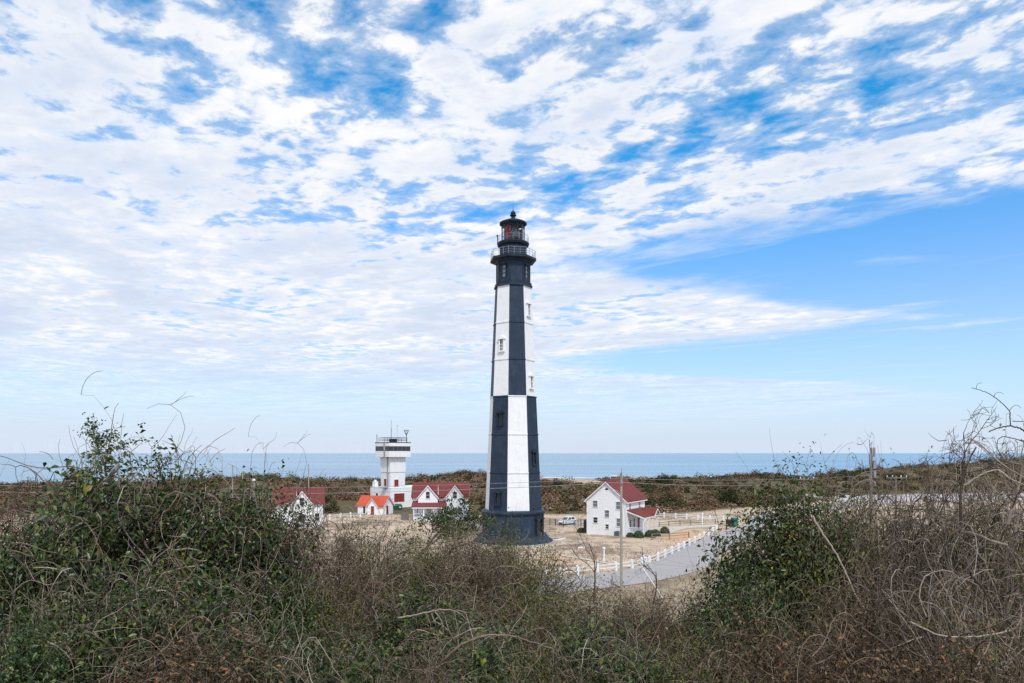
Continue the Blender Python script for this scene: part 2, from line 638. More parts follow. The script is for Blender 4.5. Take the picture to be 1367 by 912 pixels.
m, t, b = new_mat('ground_soil')
p = world_pos(t)
sx = N(t, 'ShaderNodeSeparateXYZ')
t.links.new(p, sx.inputs[0])
n_big = noise(t, p, 0.06, 5, 0.6, 0.6)
n_mid = noise(t, p, 0.35, 7, 0.62, 0.4)
n_fine = noise(t, p, 3.2, 7, 0.7)
sand = mixc(t, smooth(t, n_mid, 0.38, 0.66), (0.55, 0.435, 0.33), (0.42, 0.32, 0.235))
litter = mixc(t, n_fine, (0.17, 0.125, 0.09), (0.38, 0.29, 0.21))
mixl = mathn(t, 'ADD', mathn(t, 'MULTIPLY', n_mid, 0.6), mathn(t, 'MULTIPLY', n_fine, 0.4))
c1 = mixc(t, smooth(t, mathn(t, 'ADD', mixl, mathn(t, 'MULTIPLY', mathn(t, 'SUBTRACT', n_big, 0.5), 0.9)), 0.49, 0.60), sand, litter)
# orange builders' sand around the house drive
at_o = N(t, 'ShaderNodeAttribute', attribute_name='orange')
c1 = mixc(t, mathn(t, 'MULTIPLY', at_o.outputs['Fac'], smooth(t, mixl, 0.36, 0.6, 1.0, 0.35)), c1, (0.60, 0.335, 0.155))
at_h = N(t, 'ShaderNodeAttribute', attribute_name='wild')
wild = mixc(t, n_fine, (0.060, 0.050, 0.026), (0.16, 0.125, 0.07))
c1 = mixc(t, at_h.outputs['Fac'], c1, wild)
t.links.new(c1, b.inputs['Base Color'])
b.inputs['Roughness'].default_value = 0.95
b.inputs['Specular IOR Level'].default_value = 0.1
bump(t, b, mathn(t, 'ADD', n_fine, n_mid), 0.6, 0.12)


def build_ground():
    ys = np.concatenate([np.linspace(-30, 60, 91), np.linspace(61, 160, 100), np.linspace(162, 330, 85), np.linspace(335, 520, 30)])
    us = np.linspace(-1.5, 1.5, 181)
    # a fan-free rectangular net, denser near the middle
    xs = np.sign(us) * (np.abs(us) ** 2.0) * 260
    XX, YY = np.meshgrid(xs, ys)
    ZZ = height(XX, YY)
    V = np.stack([XX, YY, ZZ], -1).reshape(-1, 3)
    ny, nx = XX.shape
    i = np.arange(ny - 1)[:, None] * nx + np.arange(nx - 1)[None, :]
    Fq = np.stack([i, i + 1, i + 1 + nx, i + nx], -1).reshape(-1, 4)
    me = np_mesh('ground', V, Fq, MATS['ground_soil'], smooth_=True)
    x, y = V[:, 0], V[:, 1]
    c = CX + F * x / np.maximum(y, 20)
    y0 = np.interp(c, [300, 900, 1050, 1200, 1400], [150, 150, 180, 225, 235])
    r = np.sqrt((0.62 * x) ** 2 + y ** 2)
    far_ = np.clip((y - y0) / 5, 0, 1)
    far_ *= np.where(y > 285, np.clip(1 - (y - 300) / 15, 0.1, 1), 1)
    dune = (c > 690) & (c < 800) & (y > 250)
    far_[dune] *= 0.15
    wild_ = np.clip(np.maximum(far_, np.clip((56 - r) / 6, 0, 1)), 0, 1)
    orange = np.exp(-(((x - 29) / 5.5) ** 2 + ((y - 113) / 9) ** 2) * 1.2) + 0.6 * np.exp(-(((x - 6) / 3) ** 2 + ((y - 88) / 4) ** 2))
    rx_ = np.interp(y, np.sort(RCY), RCX[np.argsort(RCY)])
    verge = np.clip((x - rx_ - 3.2) / 1.5, 0, 1) * np.clip((y - 56) / 4, 0, 1) * np.clip((110 - y) / 20, 0, 1)
    wild_ = np.maximum(wild_, verge * 0.42)
    for nm, arr in (('wild', wild_), ('orange', np.clip(orange * 1.3, 0, 1))):
        a_ = me.attributes.new(nm, 'FLOAT', 'POINT')
        a_.data.foreach_set('value', arr.astype(np.float32))
    tag(link('ground', me), 'sandy ground of the lighthouse grounds rising to scrubby dunes', 'ground', kind='structure')


build_ground()

# sea
m, t, b = new_mat('sea_water')
p = world_pos(t)
w1 = noise(t, scaled(t, p, 0.35, 1.0, 1), 0.35, 6, 0.62, 0.3)
w2 = noise(t, scaled(t, p, 0.06, 0.35, 1), 0.05, 5, 0.6, 0.5)
w3 = noise(t, scaled(t, p, 0.012, 0.10, 1), 0.06, 5, 0.6, 0.5)
cc = mixc(t, smooth(t, w2, 0.35, 0.65), (0.155, 0.285, 0.40), (0.225, 0.36, 0.47))
cc = mixc(t, smooth(t, w3, 0.38, 0.62, 0.0, 0.55), cc, (0.100, 0.220, 0.335))
sp = N(t, 'ShaderNodeSeparateXYZ')
t.links.new(p, sp.inputs[0])
cap = mathn(t, 'MULTIPLY', smooth(t, w1, 0.66, 0.74), smooth(t, sp.outputs[1], 900, 420, 0.0, 0.5))
cc = mixc(t, cap, cc, (0.65, 0.70, 0.72))
t.links.new(cc, b.inputs['Base Color'])
b.inputs['Roughness'].default_value = 0.30
b.inputs['Specular IOR Level'].default_value = 0.5
bump(t, b, mathn(t, 'ADD', w1, w2), 0.7, 0.6)
mb = MB()
mb.add([(-90000, 250, SEA_Z), (90000, 250, SEA_Z), (90000, 90000, SEA_Z), (-90000, 90000, SEA_Z)], [(0, 1, 2, 3)])
tag(mb.build('sea', MATS['sea_water']), 'wide blue-grey sea reaching the horizon behind the dunes', 'sea', kind='structure')

# surf: low rolling crests of broken water near the beach
m, t, b = new_mat('foam')
p = world_pos(t)
f = noise(t, p, 0.5, 6, 0.7)
t.links.new(mixc(t, smooth(t, f, 0.4, 0.6), (0.75, 0.78, 0.80), (0.45, 0.56, 0.62)), b.inputs['Base Color'])
b.inputs['Roughness'].default_value = 0.7


def surf(x0, x1, yo, hgt, wdt):
    xs = np.linspace(x0, x1, 90)
    v, f = [], []
    for i, x in enumerate(xs):
        c = CX + F * x / 400
        sh = float(np.interp(c, [0, 300, 700, 1100, 1367], [335, 370, 405, 430, 450])) + yo + 2.5 * math.sin(x * 0.11) + 1.5 * math.sin(x * 0.31 + 1)
        k = max(0.02, (0.5 + 0.5 * math.sin(x * 0.07 + yo)) * min(1, i / 6, (89 - i) / 6))
        v += [(x, sh - wdt, SEA_Z + 0.01), (x, sh - wdt * 0.3, SEA_Z + hgt * k), (x, sh + wdt * 0.6, SEA_Z + 0.01)]
    for i in range(89):
        a = i * 3
        f += [(a, a + 3, a + 4, a + 1), (a + 1, a + 4, a + 5, a + 2)]
    MBx = MB(); MBx.add(v, f)
    return MBx.build('surf', MATS['foam'], None, smooth_=True)


tag(surf(-60, 170, 0, 0.35, 1.6), 'broken white surf along the beach', 'surf', kind='stuff')

# road
m, t, b = new_mat('asphalt')
p = world_pos(t)
a1 = noise(t, p, 0.25, 6, 0.6, 0.5)
a2 = noise(t, p, 6.0, 6, 0.7)
vor = N(t, 'ShaderNodeTexVoronoi', feature='DISTANCE_TO_EDGE')
vor.inputs['Scale'].default_value = 0.16
t.links.new(p, vor.inputs['Vector'])
ck = smooth(t, mathn(t, 'ADD', vor.outputs['Distance'], mathn(t, 'MULTIPLY', mathn(t, 'SUBTRACT', a2, 0.5), 0.03)), 0.0, 0.014, 0.55, 0.0)
cc = mixc(t, mathn(t, 'ADD', mathn(t, 'MULTIPLY', a1, 0.7), mathn(t, 'MULTIPLY', a2, 0.3)), (0.30, 0.277, 0.27), (0.40, 0.367, 0.36))
cc = mixc(t, ck, cc, (0.12, 0.115, 0.115))
t.links.new(cc, b.inputs['Base Color'])
b.inputs['Roughness'].default_value = 0.9
bump(t, b, a2, 0.3, 0.02)


def ribbon(name, pts, wl, wr, z, mat, lab, cat):
    v, f = [], []
    for i, p_ in enumerate(pts):
        a_, c_ = pts[max(i - 1, 0)], pts[min(i + 1, len(pts) - 1)]
        d = np.array(c_[:2]) - np.array(a_[:2])
        d /= np.linalg.norm(d)
        nl = np.array((-d[1], d[0]))
        for w_ in np.linspace(wl, -wr, 5):
            q = np.array(p_[:2]) + nl * w_
            v.append((q[0], q[1], ground_z(q[0], q[1]) + z))
    for i in range(len(pts) - 1):
        for k in range(4):
            a_ = i * 5 + k
            f.append((a_, a_ + 1, a_ + 6, a_ + 5))
    mb_ = MB(); mb_.add(v, f)
    return tag(mb_.build(name, mat, smooth_=True), lab, cat, kind='structure')


ribbon('road', ROAD_C, 3.2, 3.7, 0.05, MATS['asphalt'], 'pale grey asphalt road beside the white post fence', 'road')
weathered('path_concrete', (0.55, 0.49, 0.42), (0.40, 0.35, 0.30), 0.9, 0.8, False)
ribbon('footpath', smooth_line([gp(748, 741)[:2], gp(790, 748)[:2], gp(830, 755)[:2], gp(862, 757)[:2]]), 0.45, 0.45, 0.06, MATS['path_concrete'], 'narrow pale concrete path crossing the sand to the road', 'path')
ribbon('driveway', smooth_line([gp(760, 700)[:2], gp(790, 699)[:2], gp(840, 694)[:2]]), 2.4, 2.0, 0.045, MATS['asphalt'], 'grey parking strip under the parked car', 'driveway')
ribbon('house_drive', smooth_line([gp(884, 712)[:2], gp(905, 705)[:2], gp(935, 703)[:2], gp(962, 701)[:2]]), 1.4, 1.4, 0.05, MATS['path_concrete'], 'pale drive from the porch house to the road', 'drive')
# far gravel lot on the right
weathered('gravel', (0.46, 0.44, 0.44), (0.34, 0.32, 0.32), 0.95, 0.2, False)
ribbon('parking_lot', smooth_line([(92, 205), (120, 208), (150, 212), (190, 214)]), 14, 12, 0.06, MATS['gravel'], 'pale gravel parking lot behind the bare branches', 'parking lot')


# ================================================================== buildings


def bar_frame(p, r, n, w, h, t_, d, rails=()):
    """rectangular frame on a wall: p bottom centre on the wall, r right, n outward"""
    mb = MB()
    p, r, n = Vector(p), Vector(r).normalized(), Vector(n).normalized()
    up = Vector((0, 0, 1))
    back = n * -0.02
    dd = n * (d + 0.02)

    def piece(x0, z0, x1, z1, extra=0.0):
        mb.obox(p + back + r * x0 + up * z0, r * (x1 - x0), -dd - n * extra if False else dd * 1.0, up * (z1 - z0)) if False else \
            mb.obox(p + back + r * x1 + up * z0, r * (x0 - x1), dd + n * extra, up * (z1 - z0))
    piece(-w / 2 - t_, 0, -w / 2, h)
    piece(w / 2, 0, w / 2 + t_, h)
    piece(-w / 2 - t_, h, w / 2 + t_, h + t_, 0.015)
    for z in rails:
        piece(-w / 2, z - 0.025, w / 2, z + 0.025, -0.02)
    return mb


def panel_on(p, r, n, w, h, d):
    p, r, n = Vector(p), Vector(r).normalized(), Vector(n).normalized()
    return MB().obox(p - n * 0.02 + r * w / 2, -r * w, n * (d + 0.02), Vector((0, 0, h)))


def add_window(parent, p, r, n, w, h, fm, pm='pane', rails=True, sill=True, t_=0.09, name='window'):
    f = bar_frame(p, r, n, w, h, t_, 0.06, (h * 0.5,) if rails else ()).build(name, MATS[fm], parent)
    panel_on(p, r, n, w, h, 0.012).build('pane', MATS[pm], f)
    if sill:
        pv, rv, nv = Vector(p), Vector(r).normalized(), Vector(n).normalized()
        MB().obox(pv - nv * 0.02 + rv * (w / 2 + t_ * 1.3) - Vector((0, 0, t_)), -rv * (w + t_ * 2.6), nv * 0.12, Vector((0, 0, t_ * 0.95))).build('sill', MATS[fm], f)
    return f


# ------------------------------------------------------------------ lighthouse
def build_lighthouse():
    LY = 107.0
    k = F / LY
    lx = (685.0 - CX) / k
    root = empty('lighthouse', (lx, LY, 0))
    tag(root, 'tall octagonal lighthouse checkered in black and white iron panels', 'lighthouse')
    a0 = R(-11.6)
    zs = [CZ - (y - HY) / k for y in (680, 630.5, 580.5, 531, 482.6, 434, 384.5)]
    zb, zt = zs[0], zs[-1]
    rb, rt = 4.50, 2.86

    def rad(z):
        return rb + (rt - rb) * (z - zb) / (zt - zb)

    def vert(j, r, z):
        a = a0 + j * math.pi / 4
        return (r * math.sin(a), -r * math.cos(a), z)

    # iron plates, one by one: facet j between vertices j and j+1
    for i in range(6):
        z0, z1 = zs[i] + 0.0, zs[i + 1]
        for j in range(8):
            white = (j % 2 == 0) if i < 3 else (j % 2 == 1)
            mb = MB()
            rr0, rr1 = rad(z0), rad(z1)
            A, B = Vector(vert(j, rr0, z0)), Vector(vert(j + 1, rr0, z0))
            C, D = Vector(vert(j + 1, rr1, z1)), Vector(vert(j, rr1, z1))
            g = 0.006
            e0, e1 = (B - A).normalized() * g, (C - D).normalized() * g
            A, B, C, D = A + e0, B - e0, C - e1, D + e1
            nn = (B - A).cross(D - A).normalized()
            mb.add([tuple(q) for q in (A, B, C, D)] + [tuple(q - nn * 0.2) for q in (A, B, C, D)],
                   [(0, 1, 2, 3), (7, 6, 5, 4), (0, 4, 5, 1), (1, 5, 6, 2), (2, 6, 7, 3), (3, 7, 4, 0)])
            mb.build('panel', MATS['iron_white' if white else 'iron_dark'], root)
    # flanged joints between the tiers, each piece in its panel's paint
    for i in range(1, 6):
        for j in range(8):
            white = (j % 2 == 0) if i <= 3 else (j % 2 == 1)
            r0 = rad(zs[i])
            mb = MB()
            lo = [vert(j, r0 + 0.10, zs[i] - 0.09), vert(j + 1, r0 + 0.10, zs[i] - 0.09), vert(j + 1, r0 - 0.15, zs[i] - 0.09), vert(j, r0 - 0.15, zs[i] - 0.09)]
            mb.prism(lo[::-1], (0, 0, 0.18))
            mb.build('joint_ring', MATS['iron_white' if white else 'iron_dark'], root)
    # round base
    MB().lathe([(6.25, 0.0), (6.2, 0.22), (5.75, 0.45), (5.35, 0.9), (5.3, 1.12), (5.0, 1.14)], 48).build('plinth', MATS['iron_dark'], root, smooth_=False)
    MB().lathe([(4.95, 1.05), (4.86, 1.3), (4.74, 4.35)], 48, cap=False).build('base_drum', MATS['iron_dark'], root, smooth_=True)
    MB().lathe([(4.7, 4.25), (4.95, 4.35), (5.05, 4.55), (5.05, 4.72), (4.6, 4.95), (4.2, 4.96)], 48, cap=False).build('base_cornice', MATS['iron_dark'], root, smooth_=False)
    MB().lathe([(6.6, -0.4), (6.6, 0.05)], 48).build('footing', MATS['grey_concrete'], root)
    for a in range(12):
        an = R(-85 + a * 30 + 10)
        n = Vector((math.sin(an), -math.cos(an), 0)); r = Vector((math.cos(an), math.sin(an), 0))
        MB().obox(n * 4.78 + r * 0.09 + Vector((0, 0, 1.15)), -r * 0.18, n * 0.14, Vector((0, 0, 3.2))).build('pilaster', MATS['iron_dark'], root)

    # shaft windows: a gabled hood, a frame, a deep dark opening
    def shaft_window(j, py, side=0.0):
        z = CZ - (py - HY) / k
        white_ = None
        i = sum(1 for q in zs[1:-1] if z > q)
        white_ = (j % 2 == 0) if i < 3 else (j % 2 == 1)
        mat = MATS['iron_white' if white_ else 'iron_black']
        an = a0 + (j + 0.5) * math.pi / 4
        n = Vector((math.sin(an), -math.cos(an), 0)); r = Vector((math.cos(an), math.sin(an), 0))
        ap = rad(z) * math.cos(math.pi / 8)
        slope = (rt - rb) / (zt - zb) * math.cos(math.pi / 8)
        upv = (Vector((0, 0, 1)) + n * slope).normalized()
        base = n * ap + Vector((0, 0, z)) + r * side
        w, h = 0.60, 1.75
        mb = MB()

        def pc(x0, z0, x1, z1, d):
            mb.obox(base + r * x1 + upv * z0 - n * 0.03, r * (x0 - x1), n * (d + 0.03), upv * (z1 - z0))
        pc(-w / 2 - 0.2, -h / 2, -w / 2, h / 2, 0.22)
        pc(w / 2, -h / 2, w / 2 + 0.2, h / 2, 0.22)
        pc(-w / 2 - 0.27, -h / 2 - 0.2, w / 2 + 0.27, -h / 2, 0.28)
        wd = mb.build('window', mat, root)
        hd = MB()
        hd.obox(base + r * (w / 2 + 0.36) + upv * (h / 2) - n * 0.03, -r * (w + 0.72), n * 0.39, upv * 0.2)
        hd.prism([base + r * x + upv * zz - n * 0.03 for x, zz in ((-w / 2 - 0.3, h / 2 + 0.21), (w / 2 + 0.3, h / 2 + 0.21), (0, h / 2 + 0.52))], n * 0.33)
        hd.build('hood', mat, wd)
        MB().obox(base + r * w / 2 - upv * h / 2 - n * 0.03, -r * w, n * 0.04, upv * h).build('pane', MATS['pane_dark'], wd)
        br = MB()
        br.obox(base + r * 0.03 - upv * h / 2 + n * 0.012, -r * 0.06, n * 0.04, upv * h)
        for q in (-0.25, 0.05, 0.35):
            br.obox(base + r * w / 2 + upv * (h * q) + n * 0.014, -r * w, n * 0.03, upv * 0.05)
        br.build('muntin', mat, wd)
    # facet j: centre bearing a0 + 22.5 + 45 j; j=7 -> -34 deg, j=0 -> 11, j=1 -> 56
    for j, py in ((7, 464), (7, 561), (7, 664), (1, 416.5), (1, 512), (1, 611.6)):
        shaft_window(j, py)

    # door on the base drum
    an = R(54)
    n = Vector((math.sin(an), -math.cos(an), 0)); r = Vector((math.cos(an), math.sin(an), 0))
    base = n * 4.78 + Vector((0, 0, 1.1))
    mb = MB()
    for sgn in (-1, 1):
        x0 = sgn * 0.75
        mb.obox(base + r * (x0 + 0.16), -r * 0.32, n * 0.35, Vector((0, 0, 2.5)))
    d = mb.build('door', MATS['iron_black'], root)
    hd = MB()
    hd.obox(base + r * 1.05 + Vector((0, 0, 2.5)), -r * 2.1, n * 0.45, Vector((0, 0, 0.22)))
    hd.prism([base + r * x + Vector((0, 0, zz)) for x, zz in ((-1.0, 2.73), (1.0, 2.73), (0, 3.25))], n * 0.38)
    hd.build('pediment', MATS['iron_black'], d)
    MB().obox(base + r * 0.6, -r * 1.2, n * 0.12, Vector((0, 0, 2.45))).build('leaf', MATS['pane_dark'], d)

    # watch room
    z0, z1 = zt, CZ - (352 - HY) / k
    MB().prism([vert(j, rt + 0.22, zt - 0.12) for j in range(8)], (0, 0, 0.3)).build('belt_course', MATS['iron_dark'], root)
    MB().prism([vert(j, rt + 0.10, zt + 0.18) for j in range(8)], (0, 0, 0.35)).build('belt_moulding', MATS['iron_black'], root)
    rw = 2.66
    for j in range(8):
        A, B = Vector(vert(j, rw, zt + 0.5)), Vector(vert(j + 1, rw, zt + 0.5))
        h = Vector((0, 0, z1 - zt - 0.5))
        rr_ = (B - A).normalized(); nn = Vector((rr_.y, -rr_.x, 0))
        g = rr_ * 0.006
        MB().obox(B - g, -(B - A) + 2 * g, -nn * -0.0 - nn * 0.2, h).build('panel', MATS['iron_dark'], root) if False else \
            MB().prism([A + g, B - g, B - g - nn * 0.2, A + g - nn * 0.2], h).build('panel', MATS['iron_dark'], root)
        MB().prism([vert(j, rw + 0.09, zt + 0.55)] + [tuple(Vector(vert(j, rw + 0.09, zt + 0.55)) + rr_ * 0.22)] + [tuple(Vector(vert(j, rw + 0.09, zt + 0.55)) + rr_ * 0.2 - nn * 0.1)] + [tuple(Vector(vert(j, rw - 0.05, zt + 0.55)))], (0, 0, z1 - zt - 0.6)).build('corner_strip', MATS['iron_black'], root)
        if j in (1, 3, 5, 7):
            c = (A + B) / 2
            wd = bar_frame(c + Vector((0, 0, 0.75)), rr_, nn, 0.62, 1.75, 0.14, 0.12, (0.6, 1.2)).build('window', MATS['iron_black'], root)
            panel_on(c + Vector((0, 0, 0.75)), rr_, nn, 0.62, 1.75, 0.012).build('pane', MATS['pane'], wd)
            MB().obox(c + Vector((0, 0, 2.66)) + rr_ * 0.55 - nn * 0.02, -rr_ * 1.1, nn * 0.25, Vector((0, 0, 0.16))).build('hood', MATS['iron_black'], wd)
    # corbelled cornice and main gallery
    zg = CZ - (347.5 - HY) / k
    for i, (r0, r1, za, zb_) in enumerate(((rw + 0.15, rw + 0.3, z1 - 0.1, z1 + 0.12), (rw + 0.3, 3.55, z1 + 0.12, zg - 0.28))):
        mb = MB()
        lo = [vert(j, r0, za) for j in range(8)]
        hi = [vert(j, r1, zb_) for j in range(8)]
        mb.add(lo + hi, [tuple(range(8))[::-1], tuple(range(8, 16))] + [(q, (q + 1) % 8, (q + 1) % 8 + 8, q + 8) for q in range(8)])
        mb.build('cornice', MATS['iron_black'], root)
    MB().prism([vert(j, 3.68, zg - 0.28) for j in range(8)], (0, 0, 0.36)).build('gallery_deck', MATS['iron_black'], root)
    rl = MB()
    for hgt, rad_ in ((0.35, 0.018), (0.7, 0.018), (1.1, 0.03)):
        for j in range(8):
            rl.tube([vert(j, 3.58, zg + 0.08 + hgt), vert(j + 1, 3.58, zg + 0.08 + hgt)], rad_, 5)
    gr = rl.build('gallery_railing', MATS['grey_metal'], root)
    for j in range(8):
        A, B = Vector(vert(j, 3.58, zg + 0.06)), Vector(vert(j + 1, 3.58, zg + 0.06))
        for f_ in (0, 0.33, 0.66):
            q = A.lerp(B, f_)
            MB().tube([q, q + Vector((0, 0, 1.15))], 0.026, 5).build('baluster', MATS['grey_metal'], gr)
    # service drum, lantern gallery
    zd0, zd1 = zg + 0.08, CZ - (330 - HY) / k
    MB().lathe([(2.2, zd0), (2.2, zd0 + 0.18), (2.1, zd0 + 0.2), (2.1, zd1), (2.3, zd1 + 0.02)], 36, cap=False).build('service_drum', MATS['iron_dark'], root, smooth_=False)
    for q in range(12):
        an = q * math.pi / 6
        n_ = Vector((math.sin(an), -math.cos(an), 0)); r_ = Vector((math.cos(an), math.sin(an), 0))
        MB().obox(n_ * 2.08 + r_ * 0.03 + Vector((0, 0, zd0 + 0.21)), -r_ * 0.06, n_ * 0.05, Vector((0, 0, zd1 - zd0 - 0.24))).build('rib', MATS['iron_black'], root)
    MB().lathe([(2.1, zd1 - 0.12), (2.42, zd1 + 0.1), (2.52, zd1 + 0.35), (2.52, zd1 + 0.5), (1.7, zd1 + 0.52)], 36, cap=False).build('lantern_deck', MATS['iron_black'], root)
    z2 = zd1 + 0.52
    rl = MB()
    for hgt in (0.5, 0.95):
        rl.tube([(2.42 * math.sin(q * math.pi / 16), -2.42 * math.cos(q * math.pi / 16), z2 + hgt) for q in range(33)], 0.022, 5)
    lr = rl.build('lantern_railing', MATS['grey_metal'], root)
    for q in range(16):
        a = q * math.pi / 8
        MB().tube([(2.42 * math.sin(a), -2.42 * math.cos(a), z2 - 0.03), (2.42 * math.sin(a), -2.42 * math.cos(a), z2 + 1.0)], 0.022, 5).build('baluster', MATS['grey_metal'], lr)
    a = R(-80)
    MB().tube([(2.5 * math.sin(a), -2.5 * math.cos(a), z2 - 0.1), (2.5 * math.sin(a), -2.5 * math.cos(a), z2 + 1.0)], 0.06, 6).tube([(2.5 * math.sin(a), -2.5 * math.cos(a), z2 + 1.0), (2.5 * math.sin(a), -2.5 * math.cos(a), z2 + 1.25)], 0.13, 8).build('marker_lamp', MATS['dark_metal'], root)
    # lantern: glass, mullions, lens
    ze = CZ - (300.5 - HY) / k
    MB().lathe([(1.86, z2), (1.86, z2 + 0.30), (1.8, z2 + 0.32)], 32, cap=False).build('lantern_curb', MATS['iron_black'], root)
    rgl = 1.80
    for q in range(16):
        a1, a2 = q * math.pi / 8 + 0.02, (q + 1) * math.pi / 8 - 0.02
        A = Vector((rgl * math.sin(a1), -rgl * math.cos(a1), 0)); B = Vector((rgl * math.sin(a2), -rgl * math.cos(a2), 0))
        zz = (z2 + 0.34, z2 + (ze - z2) * 0.52, ze)
        for w_ in range(2):
            MB().add([tuple(A + Vector((0, 0, zz[w_]))), tuple(B + Vector((0, 0, zz[w_]))), tuple(B + Vector((0, 0, zz[w_ + 1] - 0.04))), tuple(A + Vector((0, 0, zz[w_ + 1] - 0.04)))], [(0, 1, 2, 3)]).build('glass_pane', MATS['clear_glass'], root)
        MB().tube([(rgl * math.sin(a1 - 0.02), -rgl * math.cos(a1 - 0.02), z2 + 0.3), (rgl * math.sin(a1 - 0.02), -rgl * math.cos(a1 - 0.02), ze + 0.05)], 0.045, 5).build('mullion', MATS['iron_black'], root)
    zm = z2 + (ze - z2) * 0.52
    MB().tube([(rgl * math.sin(q * math.pi / 16), -rgl * math.cos(q * math.pi / 16), zm - 0.02) for q in range(33)], 0.035, 5).build('glazing_bar', MATS['iron_black'], root)
    ln = MB().lathe([(0.35, z2 + 0.2), (0.35, z2 + 0.6), (0.8, z2 + 0.7), (0.98, z2 + 1.1), (1.02, z2 + 1.5), (0.95, z2 + 1.9), (0.7, z2 + 2.3), (0.4, z2 + 2.6)], 24).build('lens', MATS['pane'], root)
    for q in (-1.0, -0.55, 2.2):
        n_ = Vector((math.sin(q), -math.cos(q), 0)); r_ = Vector((math.cos(q), math.sin(q), 0))
        MB().obox(n_ * 1.25 + r_ * 0.4 + Vector((0, 0, z2 + 0.45)), -r_ * 0.8, n_ * 0.03, Vector((0, 0, 2.0))).build('red_screen', MATS['lens_red'], root)
    MB().lathe([(2.02, ze - 0.05), (2.15, ze + 0.05), (2.15, ze + 0.25), (1.75, ze + 0.45), (1.0, ze + 0.75), (0.42, ze + 0.98), (0.34, ze + 1.15)], 32).build('roof', MATS['iron_black'], root)
    rf = MB().lathe([(0.3, ze + 1.1), (0.3, ze + 1.35), (0.52, ze + 1.42), (0.52, ze + 1.5), (0.36, ze + 1.6), (0.42, ze + 1.8), (0.36, ze + 2.0), (0.18, ze + 2.15), (0.06, ze + 2.3), (0.02, ze + 2.9)], 20).build('ventilator', MATS['iron_black'], root, smooth_=False)
    return root


build_lighthouse()


# ------------------------------------------------------------------ gabled houses
def gable_walls(mb, x0, y0, x1, y1, eave, ridge, along='y', z0=-0.3):
    """closed prism with gables; ridge runs along the axis given"""
    if along == 'y':
        xm = (x0 + x1) / 2
        poly = [(x0, y0, z0), (x1, y0, z0), (x1, y0, eave), (xm, y0, ridge), (x0, y0, eave)]
        mb.prism(poly, (0, y1 - y0, 0))
    else:
        ym = (y0 + y1) / 2
        poly = [(x0, y0, z0), (x0, y0, eave), (x0, ym, ridge), (x0, y1, eave), (x0, y1, z0)]
        mb.prism(poly, (x1 - x0, 0, 0))


def gable_roof(mb, x0, y0, x1, y1, eave, ridge, along='y', ov=0.35, og=0.3, th=0.14):
    if along == 'y':
        xm = (x0 + x1) / 2
        sl = (ridge - eave) / (xm - x0)
        a = [(x0 - ov, eave - sl * ov), (xm, ridge), (x1 + ov, eave - sl * ov)]
        poly = [(a[0][0], y0 - og, a[0][1] + 0.02), (a[1][0], y0 - og, a[1][1] + 0.02), (a[2][0], y0 - og, a[2][1] + 0.02),
                (a[2][0], y0 - og, a[2][1] + th), (a[1][0], y0 - og, a[1][1] + th + 0.04), (a[0][0], y0 - og, a[0][1] + th)]
        mb.prism(poly, (0, y1 - y0 + 2 * og, 0))
    else:
        ym = (y0 + y1) / 2
        sl = (ridge - eave) / (ym - y0)
        a = [(y0 - ov, eave - sl * ov), (ym, ridge), (y1 + ov, eave - sl * ov)]
        poly = [(x0 - og, a[0][0], a[0][1] + 0.02), (x0 - og, a[1][0], a[1][1] + 0.02), (x0 - og, a[2][0], a[2][1] + 0.02),
                (x0 - og, a[2][0], a[2][1] + th), (x0 - og, a[1][0], a[1][1] + th + 0.04), (x0 - og, a[0][0], a[0][1] + th)]
        mb.prism(poly[::-1], (x1 - x0 + 2 * og, 0, 0))


def rake_boards(parent, x0, x1, y, eave, ridge, ov, n=-1, th=0.22, mat='white_paint', axis='y'):
    """white boards under the sloping edge of a gable"""
    xm = (x0 + x1) / 2
    sl = (ridge - eave) / (xm - x0)
    for sgn in (-1, 1):
        xe = xm + sgn * ((x1 - x0) / 2 + ov)
        ze = eave - sl * ov
        if axis == 'y':
            q = [(xe, y, ze), (xm, y, ridge), (xm, y, ridge - th), (xe, y, ze - th)]
            MB().prism(q, (0, n * 0.06, 0)).build('rake_board', MATS[mat], parent)
        else:
            q = [(y, xe, ze), (y, xm, ridge), (y, xm, ridge - th), (y, xe, ze - th)]
            MB().prism(q, (n * 0.06, 0, 0)).build('rake_board', MATS[mat], parent)


def ray_wall(root_loc, rz, px, py, axis, val):
    """photo pixel -> local (coordinate along the wall, z) on a local wall plane axis=val"""
    d = Vector(((px - CX) / F, 1, -(py - HY) / F))
    o = Vector((0, 0, CZ)) - Vector(root_loc)
    c, s = math.cos(-rz), math.sin(-rz)
    rot = lambda v: Vector((c * v.x - s * v.y, s * v.x + c * v.y, v.z))
    o, d = rot(o), rot(d)
    i = 0 if axis == 'x' else 1
    t_ = (val - o[i]) / d[i]
    q = o + d * t_
    return (q.y if axis == 'x' else q.x), q.z


